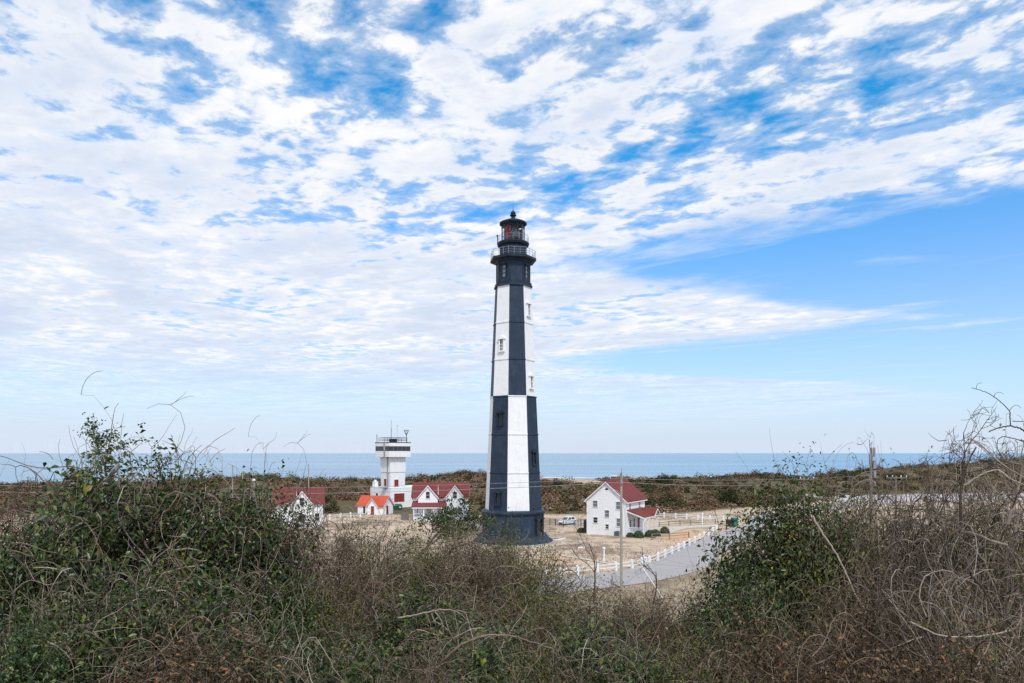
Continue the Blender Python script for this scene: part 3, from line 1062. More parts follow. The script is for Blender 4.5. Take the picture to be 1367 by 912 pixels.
def build_porch_house():
    L = Vector(gp(783.4, 712.7)); Nn = Vector(gp(835.7, 716.2))
    g = Nn - L
    W = g.length
    rz = math.atan2(g.y, g.x)
    D = 8.8
    loc = (L.x, L.y, 0)
    root = empty('porch_house', loc, rz)
    tag(root, 'two-storey white house with red roof and side porch right of the lighthouse', 'house')
    eave, ridge = 5.95, 8.95
    mb = MB(); gable_walls(mb, 0, 0, W, D, eave, ridge); mb.build('wall', MATS['white_siding'], root)
    mb = MB(); gable_roof(mb, 0, 0, W, D, eave, ridge, ov=0.4, og=0.3); rf = mb.build('roof', MATS['red_shingle'], root)
    rake_boards(root, 0, W, -0.24, eave, ridge, 0.4)
    rake_boards(root, 0, W, D + 0.3, eave, ridge, 0.4)
    MB().box(W + 0.05, -0.2, eave - 0.55, W + 0.36, D + 0.2, eave - 0.36).build('eave_board', MATS['white_paint'], root)
    MB().box(-0.36, -0.2, eave - 0.55, -0.05, D + 0.2, eave - 0.36).build('eave_board', MATS['white_paint'], root)
    for x in (-0.03, W - 0.12):
        MB().box(x, -0.035, 0, x + 0.15, 0.05, eave - 0.1).build('corner_board', MATS['white_paint'], root)
    ch = MB().box(W / 2 - 0.35, 2.9, ridge - 0.5, W / 2 + 0.35, 3.6, ridge + 0.75).build('chimney', MATS['brick'], rf)
    MB().box(W / 2 - 0.43, 2.82, ridge + 0.75, W / 2 + 0.43, 3.68, ridge + 0.92).build('chimney_cap', MATS['white_concrete'], rf)
    MB().tube([(W * 0.62, -0.28, ridge - 1.0), (W * 0.80, -0.3, ridge - 1.5), (W * 0.99, -0.3, eave - 0.1), (W + 0.02, -0.1, 2.0)], 0.02, 4).build('conduit', MATS['white_paint'], root)
    # windows of the gable wall, measured in the picture
    for (zx, zy, zw, zh, pm) in ((205, 435, 44, 68, 'pane'), (458, 455, 38, 80, 'pane'), (335, 545, 40, 74, 'pane'), (208, 615, 40, 60, 'pane_dark'), (337, 688, 30, 48, 'pane_dark'), (462, 642, 36, 86, 'pane')):
        px, py = 770 + zx / 8.29, 620 + (zy + zh / 2) / 8.29
        u, z = ray_wall(loc, rz, px, py, 'y', 0)
        add_window(root, (u, 0, z), (1, 0, 0), (0, -1, 0), zw / 8.29 * 0.15, zh / 8.29 * 0.124, 'white_paint', pm, t_=0.08)
    u, z = ray_wall(loc, rz, 770 + 330 / 8.29, 620 + 284 / 8.29, 'y', 0)
    v = MB().prism([(u + 0.27 * math.cos(a), -0.03, z + 0.36 * math.sin(a)) for a in np.linspace(0, math.pi, 9)], (0, 0.05, 0)).build('attic_vent', MATS['pane_dark'], root)
    # side wall windows
    for (y, z, w, h) in ((1.7, 3.95, 0.75, 1.35), (6.1, 3.95, 0.75, 1.35)):
        add_window(root, (W, y, z), (0, 1, 0), (1, 0, 0), w, h, 'white_paint', 'pane', t_=0.08)
    # porch
    y0, y1, dep = 0.6, 7.2, 2.7
    MB().box(W - 0.05, y0, -0.3, W + dep, y1, 0.55).build('porch_floor', MATS['white_paint'], root)
    pr = MB().prism([(W + 0.002, y0 - 0.25, 4.2), (W + dep + 0.35, y0 - 0.25, 3.2), (W + dep + 0.35, y0 - 0.25, 3.3), (W + 0.002, y0 - 0.25, 4.34)], (0, y1 - y0 + 0.5, 0)).build('porch_roof', MATS['red_shingle'], root)
    MB().box(W + dep + 0.1, y0 - 0.2, 2.95, W + dep + 0.28, y1 + 0.2, 3.2).build('porch_beam', MATS['white_paint'], root)
    for y in (y0 - 0.22, y1 + 0.16):
        MB().prism([(W, y, 4.18), (W, y, 3.95), (W + dep + 0.3, y, 2.95), (W + dep + 0.3, y, 3.18)], (0, 0.06, 0)).build('porch_rake', MATS['white_paint'], root)
    # entrance gable of the porch
    ya, yb, ym = 4.6, 7.3, 5.95
    MB().prism([(W + 0.9, ya - 0.2, 3.36), (W + 0.9, ym, 4.35), (W + 0.9, yb + 0.2, 3.36), (W + 0.9, yb + 0.2, 3.46), (W + 0.9, ym, 4.48), (W + 0.9, ya - 0.2, 3.46)], (dep - 0.25, 0, 0)).build('entrance_gable', MATS['red_shingle'], root)
    MB().prism([(W + dep + 0.3, ya, 3.2), (W + dep + 0.3, yb, 3.2), (W + dep + 0.3, ym, 4.25)], (0.05, 0, 0)).build('pediment', MATS['white_paint'], root)
    MB().prism([(W + dep + 0.36, ya + 0.5, 3.32), (W + dep + 0.36, yb - 0.5, 3.32), (W + dep + 0.36, ym, 4.0)], (0.015, 0, 0)).build('pediment_vent', MATS['grey_wood'], root)
    rake_boards(root, ya, yb, W + dep + 0.62, 3.3, 4.33, 0.22, 1, 0.16, axis='x')
    for y in (y0 + 0.1, 2.7, 4.7, y1 - 0.1):
        MB().box(W + dep - 0.05, y - 0.09, 0.55, W + dep + 0.13, y + 0.09, 2.95).build('porch_post', MATS['white_paint'], root)
    rl = MB()
    for z in (0.75, 1.4):
        rl.box(W + dep, y0 + 0.19, z, W + dep + 0.07, 4.6, z + 0.07)
        rl.box(W + 0.05, y0 + 0.06, z, W + dep - 0.06, y0 + 0.13, z + 0.07)
    rl = rl.build('porch_railing', MATS['white_paint'], root)
    for i in range(26):
        y = y0 + 0.3 + i * 0.16
        MB().box(W + dep + 0.02, y, 0.82, W + dep + 0.05, y + 0.035, 1.4).build('baluster', MATS['white_paint'], rl)
    for i in range(15):
        x = W + 0.2 + i * 0.16
        MB().box(x, y0 + 0.08, 0.82, x + 0.035, y0 + 0.11, 1.4).build('baluster', MATS['white_paint'], rl)
    d = bar_frame((W, 5.7, 0.6), (0, 1, 0), (1, 0, 0), 0.95, 2.05, 0.1, 0.06).build('door', MATS['white_paint'], root)
    panel_on((W, 5.7, 0.6), (0, 1, 0), (1, 0, 0), 0.95, 2.05, 0.02).build('leaf', MATS['red_shutter'], d)
    for y in (1.8, 3.6):
        add_window(root, (W, y, 1.3), (0, 1, 0), (1, 0, 0), 0.8, 1.3, 'white_paint', 'pane_dark', t_=0.08)
    MB().box(W + dep + 0.02, 5.0, -0.2, W + dep + 0.9, 6.6, 0.28).build('step', MATS['grey_concrete'], root)
    return loc, rz, W, D


PH = build_porch_house()


def loc_of(loc, rz, x, y, z=0):
    return (loc[0] + math.cos(rz) * x - math.sin(rz) * y, loc[1] + math.sin(rz) * x + math.cos(rz) * y, z)


# air conditioner by the house
ac = empty('air_conditioner', loc_of(PH[0], PH[1], PH[2] * 0.83, -0.75), PH[1])
tag(ac, 'grey air conditioner box on the ground at the gable wall of the porch house', 'air conditioner')
MB().box(-0.45, -0.4, 0.06, 0.45, 0.4, 0.85).build('casing', MATS['grey_metal'], ac)
MB().lathe([(0.34, 0.85), (0.34, 0.89), (0.1, 0.9)], 16).build('fan_guard', MATS['dark_metal'], ac)
MB().box(-0.55, -0.5, -0.02, 0.55, 0.5, 0.06).build('pad', MATS['grey_concrete'], ac)
for i in range(6):
    MB().box(-0.4, -0.425, 0.16 + i * 0.11, 0.4, -0.4, 0.2 + i * 0.11).build('louver', MATS['dark_metal'], ac)
cb = MB().prism([(-0.4, 0, -0.1), (0.4, 0, -0.1), (0.4, 0, 1.5), (-0.4, 0, 2.3)], (0, 2.0, 0)).build('cellar_bulkhead', MATS['dark_metal'], None, loc_of(PH[0], PH[1], -0.45, 0.5), PH[1])
tag(cb, 'dark sloping cellar hatch against the far left corner of the porch house', 'hatch')


# ------------------------------------------------------------------ gabled keeper cottages (centre and left)
def build_cottage(loc, rz, W, D, eave, ridge, gables, porch, label, chim=0.55):
    root = empty('keeper_cottage', loc, rz)
    tag(root, label, 'house')
    mb = MB(); gable_walls(mb, 0, 0, W, D, eave, ridge, 'x'); mb.build('wall', MATS['white_siding'], root)
    mb = MB(); gable_roof(mb, 0, 0, W, D, eave, ridge, 'x', ov=0.4, og=0.35); rf = mb.build('roof', MATS['red_shingle'], root)
    rake_boards(root, 0, D, W + 0.29, eave, ridge, 0.4, 1, axis='x')
    rake_boards(root, 0, D, -0.29, eave, ridge, 0.4, -1, axis='x')
    MB().box(W * chim - 0.35, D / 2 - 0.3, ridge - 0.6, W * chim + 0.35, D / 2 + 0.4, ridge + 0.8).build('chimney', MATS['brick'], rf)
    for (xa, xb, out, gr) in gables:
        mb = MB()
        gable_walls(mb, xa, -out, xb, 0.15, eave, gr, 'y')
        gw = mb.build('front_gable', MATS['white_siding'], root)
        mb = MB()
        xm = (xa + xb) / 2
        sl = (gr - eave) / (xm - xa)
        ov = 0.3
        back = D / 2 * (gr - eave) / (ridge - eave)
        for sgn in (-1, 1):
            xe = xm + sgn * ((xb - xa) / 2 + ov)
            ze = eave - sl * ov
            pts = [(xm, -out - 0.3, gr + 0.02), (xe, -out - 0.3, ze + 0.02), (xe, 0.1, ze + 0.02), (xm, back + 0.2, gr + 0.02)]
            mb.prism(pts if sgn > 0 else pts[::-1], (0, 0, 0.15))
        mb.build('gable_roof', MATS['red_shingle'], gw)
        rake_boards(gw, xa, xb, -out - 0.24, eave, gr, 0.28)
        add_window(root, (xm, -out, eave - 0.35), (1, 0, 0), (0, -1, 0), 0.75, 1.35, 'white_paint', 'pane_dark')
        add_window(root, (xm, -out, 1.0), (1, 0, 0), (0, -1, 0), 0.8, 1.5, 'white_paint', 'pane_dark')
    MB().tube([(W * 0.46, 0.2, eave + 0.35), (W * 0.455, 0.9, eave + 1.6), (W * 0.455, 0.85, eave + 2.2)], 0.06, 6).build('vent_pipe', MATS['white_paint'], root)
    for y in (D * 0.3, D * 0.7):
        add_window(root, (W, y, 1.1), (0, 1, 0), (1, 0, 0), 0.8, 1.4, 'white_paint', 'pane_dark')
    add_window(root, (W, D * 0.5, 3.9), (0, 1, 0), (1, 0, 0), 0.75, 1.3, 'white_paint', 'pane_dark')
    for x in (W * 0.12, W * 0.88):
        add_window(root, (x, 0, 1.1), (1, 0, 0), (0, -1, 0), 0.8, 1.4, 'white_paint', 'pane_dark')
    if porch:
        xa, xb, dep, zr = porch
        o = 1.2
        MB().prism([(xa - 0.4, -o - dep - 0.3, zr - 0.75), (xa - 0.4, 0.0, zr + 0.25), (xa - 0.4, 0.0, zr + 0.37), (xa - 0.4, -o - dep - 0.3, zr - 0.62)][::-1], (xb - xa + 0.8, 0, 0)).build('porch_roof', MATS['red_shingle'], root)
        MB().box(xa - 0.3, -o - dep - 0.24, zr - 1.0, xb + 0.3, -o - dep - 0.06, zr - 0.74).build('porch_beam', MATS['white_paint'], root)
        MB().box(xa, -o - dep, -0.3, xb, -o + 0.0, 0.6).build('porch_floor', MATS['white_paint'], root)
        n = 4
        for i in range(n):
            x = xa + 0.1 + (xb - xa - 0.2) * i / (n - 1)
            MB().box(x - 0.09, -o - dep + 0.02, 0.6, x + 0.09, -o - dep + 0.2, zr - 1.0).build('porch_post', MATS['white_paint'], root)
        MB().box(xa + 0.2, -o - dep + 0.06, 1.4, xa + 1.8, -o - dep + 0.13, 1.48).box(xa + 0.2, -o - dep + 0.06, 0.75, xa + 1.8, -o - dep + 0.13, 0.82).build('porch_railing', MATS['white_paint'], root)
        st = MB()
        for i in range(4):
            st.box(xa + 2.1, -o - dep - 0.32 * (i + 1), -0.3, xa + 4.0, -o - dep - 0.32 * i, 0.5 - 0.15 * i)
        st = st.build('stair', MATS['white_paint'], root)
        for x in (xa + 2.0, xa + 4.02):
            MB().prism([(x, -o - dep, 0.45), (x, -o - dep, 1.5), (x, -o - dep - 1.5, 0.85), (x, -o - dep - 1.5, -0.2)], (0.1, 0, 0)).build('stair_side', MATS['white_paint'], st)
        d = bar_frame((xa + 3.0, -o, 0.62), (1, 0, 0), (0, -1, 0), 0.95, 2.05, 0.1, 0.06).build('door', MATS['white_paint'], root)
        panel_on((xa + 3.0, -o, 0.62), (1, 0, 0), (0, -1, 0), 0.95, 2.05, 0.02).build('leaf', MATS['door_grey'], d)
    return root


cA = gp(548.5, 695)
build_cottage((cA[0], cA[1] + 2.6, 0), R(3), 11.4, 7.2, 4.75, 7.35, ((1.2, 5.2, 1.2, 7.1), (6.9, 10.6, 1.2, 7.1)), (0.4, 6.6, 1.9, 3.5),
              'white cottage with red roof and front porch left of the lighthouse base', 0.20)
cB = gp(366, 705)
build_cottage((cB[0], cB[1], 0), R(18), 8.6, 7.0, 4.45, 7.0, ((3.0, 6.7, 0.8, 6.75),), None,
              'white cottage with red roof half hidden by the left thicket', 0.16)


# ------------------------------------------------------------------ control tower
def build_control_tower():
    c = gp(521, 679.5)
    rz = R(43)      # local x runs right and away, local y left and away
    root = empty('control_tower', (c[0], c[1], 0), rz)
    tag(root, 'white concrete watch tower with wide glazed cab and roof aerials', 'watch tower')
    # base block: near corner at the origin
    MB().box(0, 0, -0.5, 13.5, 9.2, 5.0).build('base_block', MATS['white_concrete'], root)
    MB().box(-0.04, -0.04, 5.0, 13.54, 9.24, 5.16).build('base_parapet', MATS['white_concrete'], root)
    MB().box(0.3, 7.6, 5.16, 1.3, 8.7, 6.5).box(0.55, 7.9, 6.5, 1.05, 8.4, 6.9).build('flue_stack', MATS['white_concrete'], root)
    s = 4.45
    MB().box(0.09, 0.09, 5.16, s - 0.09, s - 0.09, 9.0).build('shaft', MATS['white_concrete'], root)
    MB().box(-0.03, -0.03, 9.0, s + 0.03, s + 0.03, 12.75).build('upper_shaft', MATS['white_concrete'], root)
    o = 0.95
    MB().box(-o, -o, 12.75, s + o, s + o, 14.2).build('cab_wall', MATS['white_concrete'], root)
    MB().box(-o + 0.12, -o + 0.12, 14.2, s + o - 0.12, s + o - 0.12, 15.4).build('cab_core', MATS['pane_dark'], root)
    n = 5
    for i in range(n):
        a = -o + 0.1 + (s + 2 * o - 0.2) * i / n
        b_ = a + (s + 2 * o - 0.2) / n - 0.08
        MB().box(a, -o + 0.05, 14.21, b_, -o + 0.1, 15.39).build('window_pane', MATS['pane_dark'], root)
        MB().box(-o + 0.05, a, 14.21, -o + 0.1, b_, 15.39).build('window_pane', MATS['pane_dark'], root)
        MB().box(b_ + 0.005, -o + 0.03, 14.2, b_ + 0.075, -o + 0.115, 15.4).build('mullion', MATS['grey_metal'], root)
        MB().box(-o + 0.03, b_ + 0.005, 14.2, -o + 0.115, b_ + 0.075, 15.4).build('mullion', MATS['grey_metal'], root)
    MB().box(-o, -o, 15.4, s + o, s + o, 16.25).build('cab_parapet', MATS['white_concrete'], root)
    MB().box(-o - 0.06, -o - 0.06, 16.25, s + o + 0.06, s + o + 0.06, 16.4).build('roof_edge', MATS['dark_metal'], root)
    # cable run and ladder on the left face
    MB().box(-o - 0.14, 0.75, 12.7, -o, 1.35, 16.2).box(-0.18, 0.85, 5.2, -0.03, 1.25, 12.74).build('cable_run', MATS['grey_concrete'], root)
    # shutters and openings
    def opening(face, u, z, w, h, mat, name='shutter'):
        if face == 'r':
            f = bar_frame((u, 0, z), (1, 0, 0), (0, -1, 0), w, h, 0.1, 0.07).build(name, MATS['white_paint'], root)
            panel_on((u, 0, z), (1, 0, 0), (0, -1, 0), w, h, 0.03).build('leaf', MATS[mat], f)
        else:
            f = bar_frame((0, u, z), (0, -1, 0), (-1, 0, 0), w, h, 0.1, 0.07).build(name, MATS['white_paint'], root)
            panel_on((0, u, z), (0, -1, 0), (-1, 0, 0), w, h, 0.03).build('leaf', MATS[mat], f)
    opening('r', 1.75, 5.5, 1.2, 1.65, 'red_shutter')
    opening('r', 2.6, 1.6, 3.0, 2.1, 'red_shutter')
    opening('r', 7.2, 2.0, 1.7, 2.1, 'red_shutter')
    opening('l', 2.2, 5.6, 1.1, 1.7, 'red_shutter')
    opening('l', 6.0, 2.3, 1.0, 1.3, 'pane_dark', 'window')
    MB().box(-1.4, 1.4, 5.12, -0.02, 3.1, 5.24).box(-1.38, 1.42, 5.24, -1.34, 1.46, 6.2).box(-1.38, 3.04, 5.24, -1.34, 3.08, 6.2).box(-1.39, 1.42, 6.2, -1.33, 3.08, 6.26).build('balcony', MATS['grey_metal'], root)
    # roof railing and aerials
    z = 16.4
    rl = MB()
    a, b_ = -0.3, s + 0.3
    for h in (0.45, 0.8, 1.15):
        for P, Q in (((a, a), (b_, a)), ((b_, a), (b_, b_)), ((b_, b_), (a, b_)), ((a, b_), (a, a))):
            rl.tube([(P[0], P[1], z + h), (Q[0], Q[1], z + h)], 0.04, 4)
    rl = rl.build('roof_railing', MATS['dark_metal'], root)
    for P in [(a, a), (b_, a), (b_, b_), (a, b_), ((a + b_) / 2, a), (a, (a + b_) / 2), (b_, (a + b_) / 2), ((a + b_) / 2, b_)]:
        MB().tube([(P[0], P[1], z), (P[0], P[1], z + 1.2)], 0.045, 4).build('baluster', MATS['dark_metal'], rl)
    MB().box(1.2, 1.0, z, 2.6, 2.4, z + 0.8).build('roof_hatch', MATS['dark_metal'], root)
    MB().tube([(1.7, 2.2, z), (1.7, 2.2, z + 3.6)], 0.09, 6).tube([(1.7, 2.2, z + 3.6), (1.7, 2.2, z + 5.6)], 0.05, 5).build('aerial', MATS['grey_metal'], root)
    MB().tube([(3.2, 1.8, z), (3.2, 1.8, z + 4.2)], 0.035, 5).tube([(3.0, 1.8, z + 4.2), (3.7, 1.8, z + 4.25)], 0.03, 4).build('aerial', MATS['grey_metal'], root)
    MB().tube([(-0.7, s + 0.5, z - 0.1), (-0.7, s + 0.5, z + 2.0)], 0.08, 5).build('aerial', MATS['dark_metal'], root)
    d = MB()
    bx, by = s + 0.4, 0.2
    d.tube([(bx, by, z - 0.1), (bx, by, z + 1.9)], 0.08, 6)
    for q in range(8):
        an = q * math.pi / 4
        d.tube([(bx, by, z + 1.7), (bx + 0.28 * math.cos(an), by + 0.28 * math.sin(an), z + 2.2), (bx + 0.62 * math.cos(an), by + 0.62 * math.sin(an), z + 3.0)], 0.035, 4)
    for rr, zz in ((0.28, 2.2), (0.62, 3.0)):
        d.tube([(bx + rr * math.cos(q * math.pi / 8), by + rr * math.sin(q * math.pi / 8), z + zz) for q in range(17)], 0.05, 4)
    d.build('discone_aerial', MATS['dark_metal'], root)
    return root


build_control_tower()


# ------------------------------------------------------------------ small buildings with orange roofs
def build_oil_house():
    c = gp(477.5, 686.5)
    loc = (c[0], c[1], 0); rz = R(-22)
    root = empty('oil_house', loc, rz)
    tag(root, 'small white shed with bright orange cross-gabled roof before the watch tower', 'shed')
    W, D, e, r = 6.7, 4.0, 2.15, 4.0
    mb = MB(); gable_walls(mb, 0, 0, W, D, e, r, 'x'); mb.build('wall', MATS['white_siding'], root)
    mb = MB(); gable_roof(mb, 0, 0, W, D, e, r, 'x', 0.3, 0.3, 0.12); mb.build('roof', MATS['orange_shingle'], root)
    rake_boards(root, 0, D, -0.24, e, r, 0.3, -1, 0.16, axis='x')
    rake_boards(root, 0, D, W + 0.24, e, r, 0.3, 1, 0.16, axis='x')
    mb = MB(); gable_walls(mb, 3.3, -1.1, 6.0, 0.1, e, 3.75, 'y'); g = mb.build('front_gable', MATS['white_siding'], root)
    mb = MB()
    xm = 4.65
    for sgn in (-1, 1):
        xe = xm + sgn * 1.62
        pts = [(xm, -1.4, 3.78), (xe, -1.4, 1.86), (xe, -0.28, 1.88), (xm, 1.72, 3.78)]
        mb.prism(pts if sgn > 0 else pts[::-1], (0, 0, 0.12))
    mb.build('gable_roof', MATS['orange_shingle'], g)
    rake_boards(g, 3.3, 6.0, -1.34, e, 3.75, 0.25, -1, 0.14)
    d = bar_frame((4.65, -1.1, 0.05), (1, 0, 0), (0, -1, 0), 0.8, 1.95, 0.09, 0.05).build('door', MATS['white_paint'], root)
    panel_on((4.65, -1.1, 0.05), (1, 0, 0), (0, -1, 0), 0.8, 1.95, 0.02).build('leaf', MATS['red_shutter'], d)
    f = bar_frame((1.75, 0, 0.3), (1, 0, 0), (0, -1, 0), 0.55, 1.5, 0.07, 0.05).build('window', MATS['white_paint'], root)
    panel_on((1.75, 0, 0.3), (1, 0, 0), (0, -1, 0), 0.55, 1.5, 0.015).build('pane', MATS['pane_dark'], f)
    f = bar_frame((W, 1.6, 0.1), (0, 1, 0), (1, 0, 0), 0.9, 1.9, 0.08, 0.05).build('door', MATS['white_paint'], root)
    panel_on((W, 1.6, 0.1), (0, 1, 0), (1, 0, 0), 0.9, 1.9, 0.02).build('leaf', MATS['red_shutter'], f)


build_oil_house()


def build_hip_house():
    x, y, _ = at(584, 650, 163)
    root = empty('pump_house', (x, y, 0), R(12))
    tag(root, 'small building with orange hip roof showing above the red cottage ridge', 'outbuilding')
    w, e, r = 2.6, 4.9, 6.75
    MB().box(-w, -w, -0.4, w, w, e).build('wall', MATS['white_siding'], root)
    o = w + 0.35
    MB().add([(-o, -o, e - 0.1), (o, -o, e - 0.1), (o, o, e - 0.1), (-o, o, e - 0.1), (-o, -o, e + 0.06), (o, -o, e + 0.06), (o, o, e + 0.06), (-o, o, e + 0.06), (-0.5, 0, r), (0.5, 0, r)],
             [(3, 2, 1, 0), (0, 1, 5, 4), (1, 2, 6, 5), (2, 3, 7, 6), (3, 0, 4, 7), (4, 5, 9, 8), (5, 6, 9), (6, 7, 8, 9), (7, 4, 8)]).build('roof', MATS['orange_shingle'], root)
    for x_ in (-1.0, 1.0):
        add_window(root, (x_, -w, 2.2), (1, 0, 0), (0, -1, 0), 0.8, 1.4, 'white_paint', 'pane_dark')


build_hip_house()

# ================================================================== site objects


def fence(name, pts, label, cat='fence', post=(0.27, 1.1), rails=(0.42, 0.82), rail_t=(0.05, 0.08), mat='white_paint', railmat=None, cap=False, group=None):
    """posts at the given ground points, rails between"""
    root = empty(name, (pts[0][0], pts[0][1], ground_z(pts[0][0], pts[0][1])))
    tag(root, label, cat, group)
    o = Vector(root.location)
    w, h = post
    q = w / 2
    pm = MB().box(-q, -q, -0.3, q, q, h - 0.04)
    pm.add([(-q, -q, h - 0.04), (q, -q, h - 0.04), (q, q, h - 0.04), (-q, q, h - 0.04), (0, 0, h + 0.04)], [(0, 1, 4), (1, 2, 4), (2, 3, 4), (3, 0, 4)])
    me = pm.mesh('post', MATS[mat])
    rv = random.Random(len(pts))
    P = []
    for i, p_ in enumerate(pts):
        v = Vector((p_[0], p_[1], ground_z(p_[0], p_[1])))
        P.append(v)
        a = pts[max(0, i - 1)]; b_ = pts[min(len(pts) - 1, i + 1)]
        po = link('post', me, root, v - o, math.atan2(b_[1] - a[1], b_[0] - a[0]))
        po.rotation_euler.x = rv.uniform(-0.055, 0.055)
        po.rotation_euler.y = rv.uniform(-0.055, 0.055)
    for i in range(len(P) - 1):
        a, b_ = P[i] - o, P[i + 1] - o
        d = b_ - a
        d2 = Vector((d.x, d.y, 0)).normalized()
        nrm = Vector((-d2.y, d2.x, 0))
        for z in rails:
            j = rv.uniform(-0.015, 0.015)
            MB().obox(a + nrm * rail_t[0] / 2 + Vector((0, 0, z + j)) + d2 * q, d - d2 * 2 * q, -nrm * rail_t[0], Vector((0, 0, rail_t[1]))).build('rail', MATS[railmat or mat], root)
    return root


def zp(zx, zy, x0=740, y0=610, s=5.065):
    return gp(x0 + zx / s, y0 + zy / s)


FEN = [(-60, 822), (40, 812), (157, 800), (292, 783), (416, 770), (527, 752), (590, 738)]
fence('road_fence', [zp(*p_) for p_ in FEN], 'white post and rail fence left of the utility pole by the road')
FEN2 = [(620, 733), (700, 702), (749, 681), (797, 659), (840, 638), (877, 618), (914, 599), (949, 581), (984, 565), (1014, 549), (1043, 534), (1071, 517), (1097, 503)]
fence('road_fence', [zp(*p_) for p_ in FEN2], 'long white post and rail fence running beside the road past the porch house')
fence('gate_posts', [zp(600, 722), zp(646, 727)], 'pair of white posts close together at the start of the long road fence', 'post')
fence('scrub_fence', [gp(866, 690), gp(886.7, 691), gp(902, 692), gp(916.5, 693), gp(932, 694), gp(948, 695), gp(965.5, 696.5)], 'white post fence along the foot of the scrub behind the porch house')
fence('lawn_fence', [gp(432, 695.5), gp(440, 694), gp(454.5, 692.3), gp(468, 691), gp(481, 690.5)], 'white post fence between the left cottage and the orange-roofed shed')
fence('shed_gate', [gp(511, 686), gp(517, 685.5)], 'small white gate beside the orange-roofed shed', 'gate', rails=(0.25, 0.6, 0.92))
fence('drive_fence', [zp(660, 560), zp(778, 556), zp(910, 545)], 'low dark wooden rail fence on the orange sand before the porch', post=(0.12, 1.0), rails=(0.5, 0.88), rail_t=(0.05, 0.09), mat='grey_wood')
fence('drive_fence', [gp(880, 703.5), gp(893, 702.5), gp(908, 701.5), gp(922, 701), gp(938, 700), gp(955, 699.5)], 'grey weathered rail fence behind the drive of the porch house', post=(0.13, 1.0), rails=(0.35, 0.75), rail_t=(0.06, 0.1), mat='grey_wood')
fence('parking_fence', [gp(734, 701), gp(741.5, 701.5)] + [gp(x, y) for x, y in ((752, 704), (767.5, 703), (775.5, 702.5), (784, 701.5))], 'thin dark rail fence in front of the parked car', post=(0.1, 1.25), rails=(0.4, 1.1), rail_t=(0.04, 0.06), mat='dark_metal')
fence('picket_fence', [gp(470, 703), gp(478, 702), gp(490, 703), gp(505, 702.5), gp(520, 701)], 'low grey weathered fence in the dry brush before the shed', post=(0.14, 0.9), rails=(0.3, 0.65), rail_t=(0.05, 0.14), mat='grey_wood')


def board_fence():
    p0, p1 = Vector(gp(535.5, 694)), Vector(gp(546, 695))
    root = empty('board_fence', p0)
    tag(root, 'grey board fence panel beside the front porch of the middle cottage', 'fence')
    d = p1 - p0
    L = d.length
    d.normalize()
    n = Vector((-d.y, d.x, 0))
    k = int(L / 0.2)
    for i in range(k):
        MB().obox(d * (i * 0.2) + n * 0.02 + Vector((0, 0, -0.1)), d * 0.185, -n * 0.03, Vector((0, 0, 1.75 + random.uniform(-0.05, 0.05)))).build('board', MATS['grey_wood'], root)
    for z in (0.4, 1.3):
        MB().obox(n * 0.08 + Vector((0, 0, z)), d * L, -n * 0.055, Vector((0, 0, 0.1))).build('rail', MATS['grey_wood'], root)


board_fence()

# white marker posts
for (px, py, h, lab) in ((806, 750, 1.9, 'tall thin white post standing in the sand by the path'), (937.4, 700.5, 2.3, 'tall white post with a square cap before the scrub fence'),
                         (521.5, 682, 1.3, 'short white post at the foot of the watch tower')):
    x, y, _ = gp(px, py)
    ro = tag(empty('marker_post', (x, y, ground_z(x, y)), R(20)), lab, 'post')
    MB().box(-0.09, -0.09, -0.3, 0.09, 0.09, h - 0.25).build('shaft', MATS['white_paint'], ro)
    MB().box(-0.16, -0.16, h - 0.25, 0.16, 0.16, h).build('cap', MATS['white_paint'], ro)

# ------------------------------------------------------------------ utility poles and wires
def pole(name, x, y, top, r, label, arm=None, armz=None, mat='pole_wood', armrot=0.0):
    z = ground_z(x, y)
    root = tag(empty(name, (x, y, z)), label, 'utility pole')
    h = top - z
    MB().lathe([(r, -0.4), (r * 0.95, h * 0.5), (r * 0.8, h)], 12).build('shaft', MATS[mat], root, smooth_=False)
    if arm:
        c, s = math.cos(armrot), math.sin(armrot)
        d, n = Vector((c, s, 0)), Vector((-s, c, 0))
        za = (armz or top - 0.4) - z
        MB().obox(-d * arm / 2 - n * (r + 0.1) + Vector((0, 0, za)), d * arm, n * 0.1, Vector((0, 0, 0.13))).build('crossarm', MATS['grey_wood'], root)
        for f_ in (-0.46, -0.2, 0.2, 0.46):
            q = d * arm * f_ - n * (r + 0.05) + Vector((0, 0, za + 0.13))
            MB().lathe([(0.03, 0), (0.07, 0.06), (0.05, 0.12), (0.08, 0.18), (0.03, 0.24)], 8).build('insulator', MATS['white_concrete'], root, q)
        for sgn in (-1, 1):
            MB().tube([d * sgn * arm * 0.3 - n * (r + 0.06) + Vector((0, 0, za)), -n * r + Vector((0, 0, za - 0.8))], 0.025, 5).build('brace', MATS['grey_metal'], root)
    return root


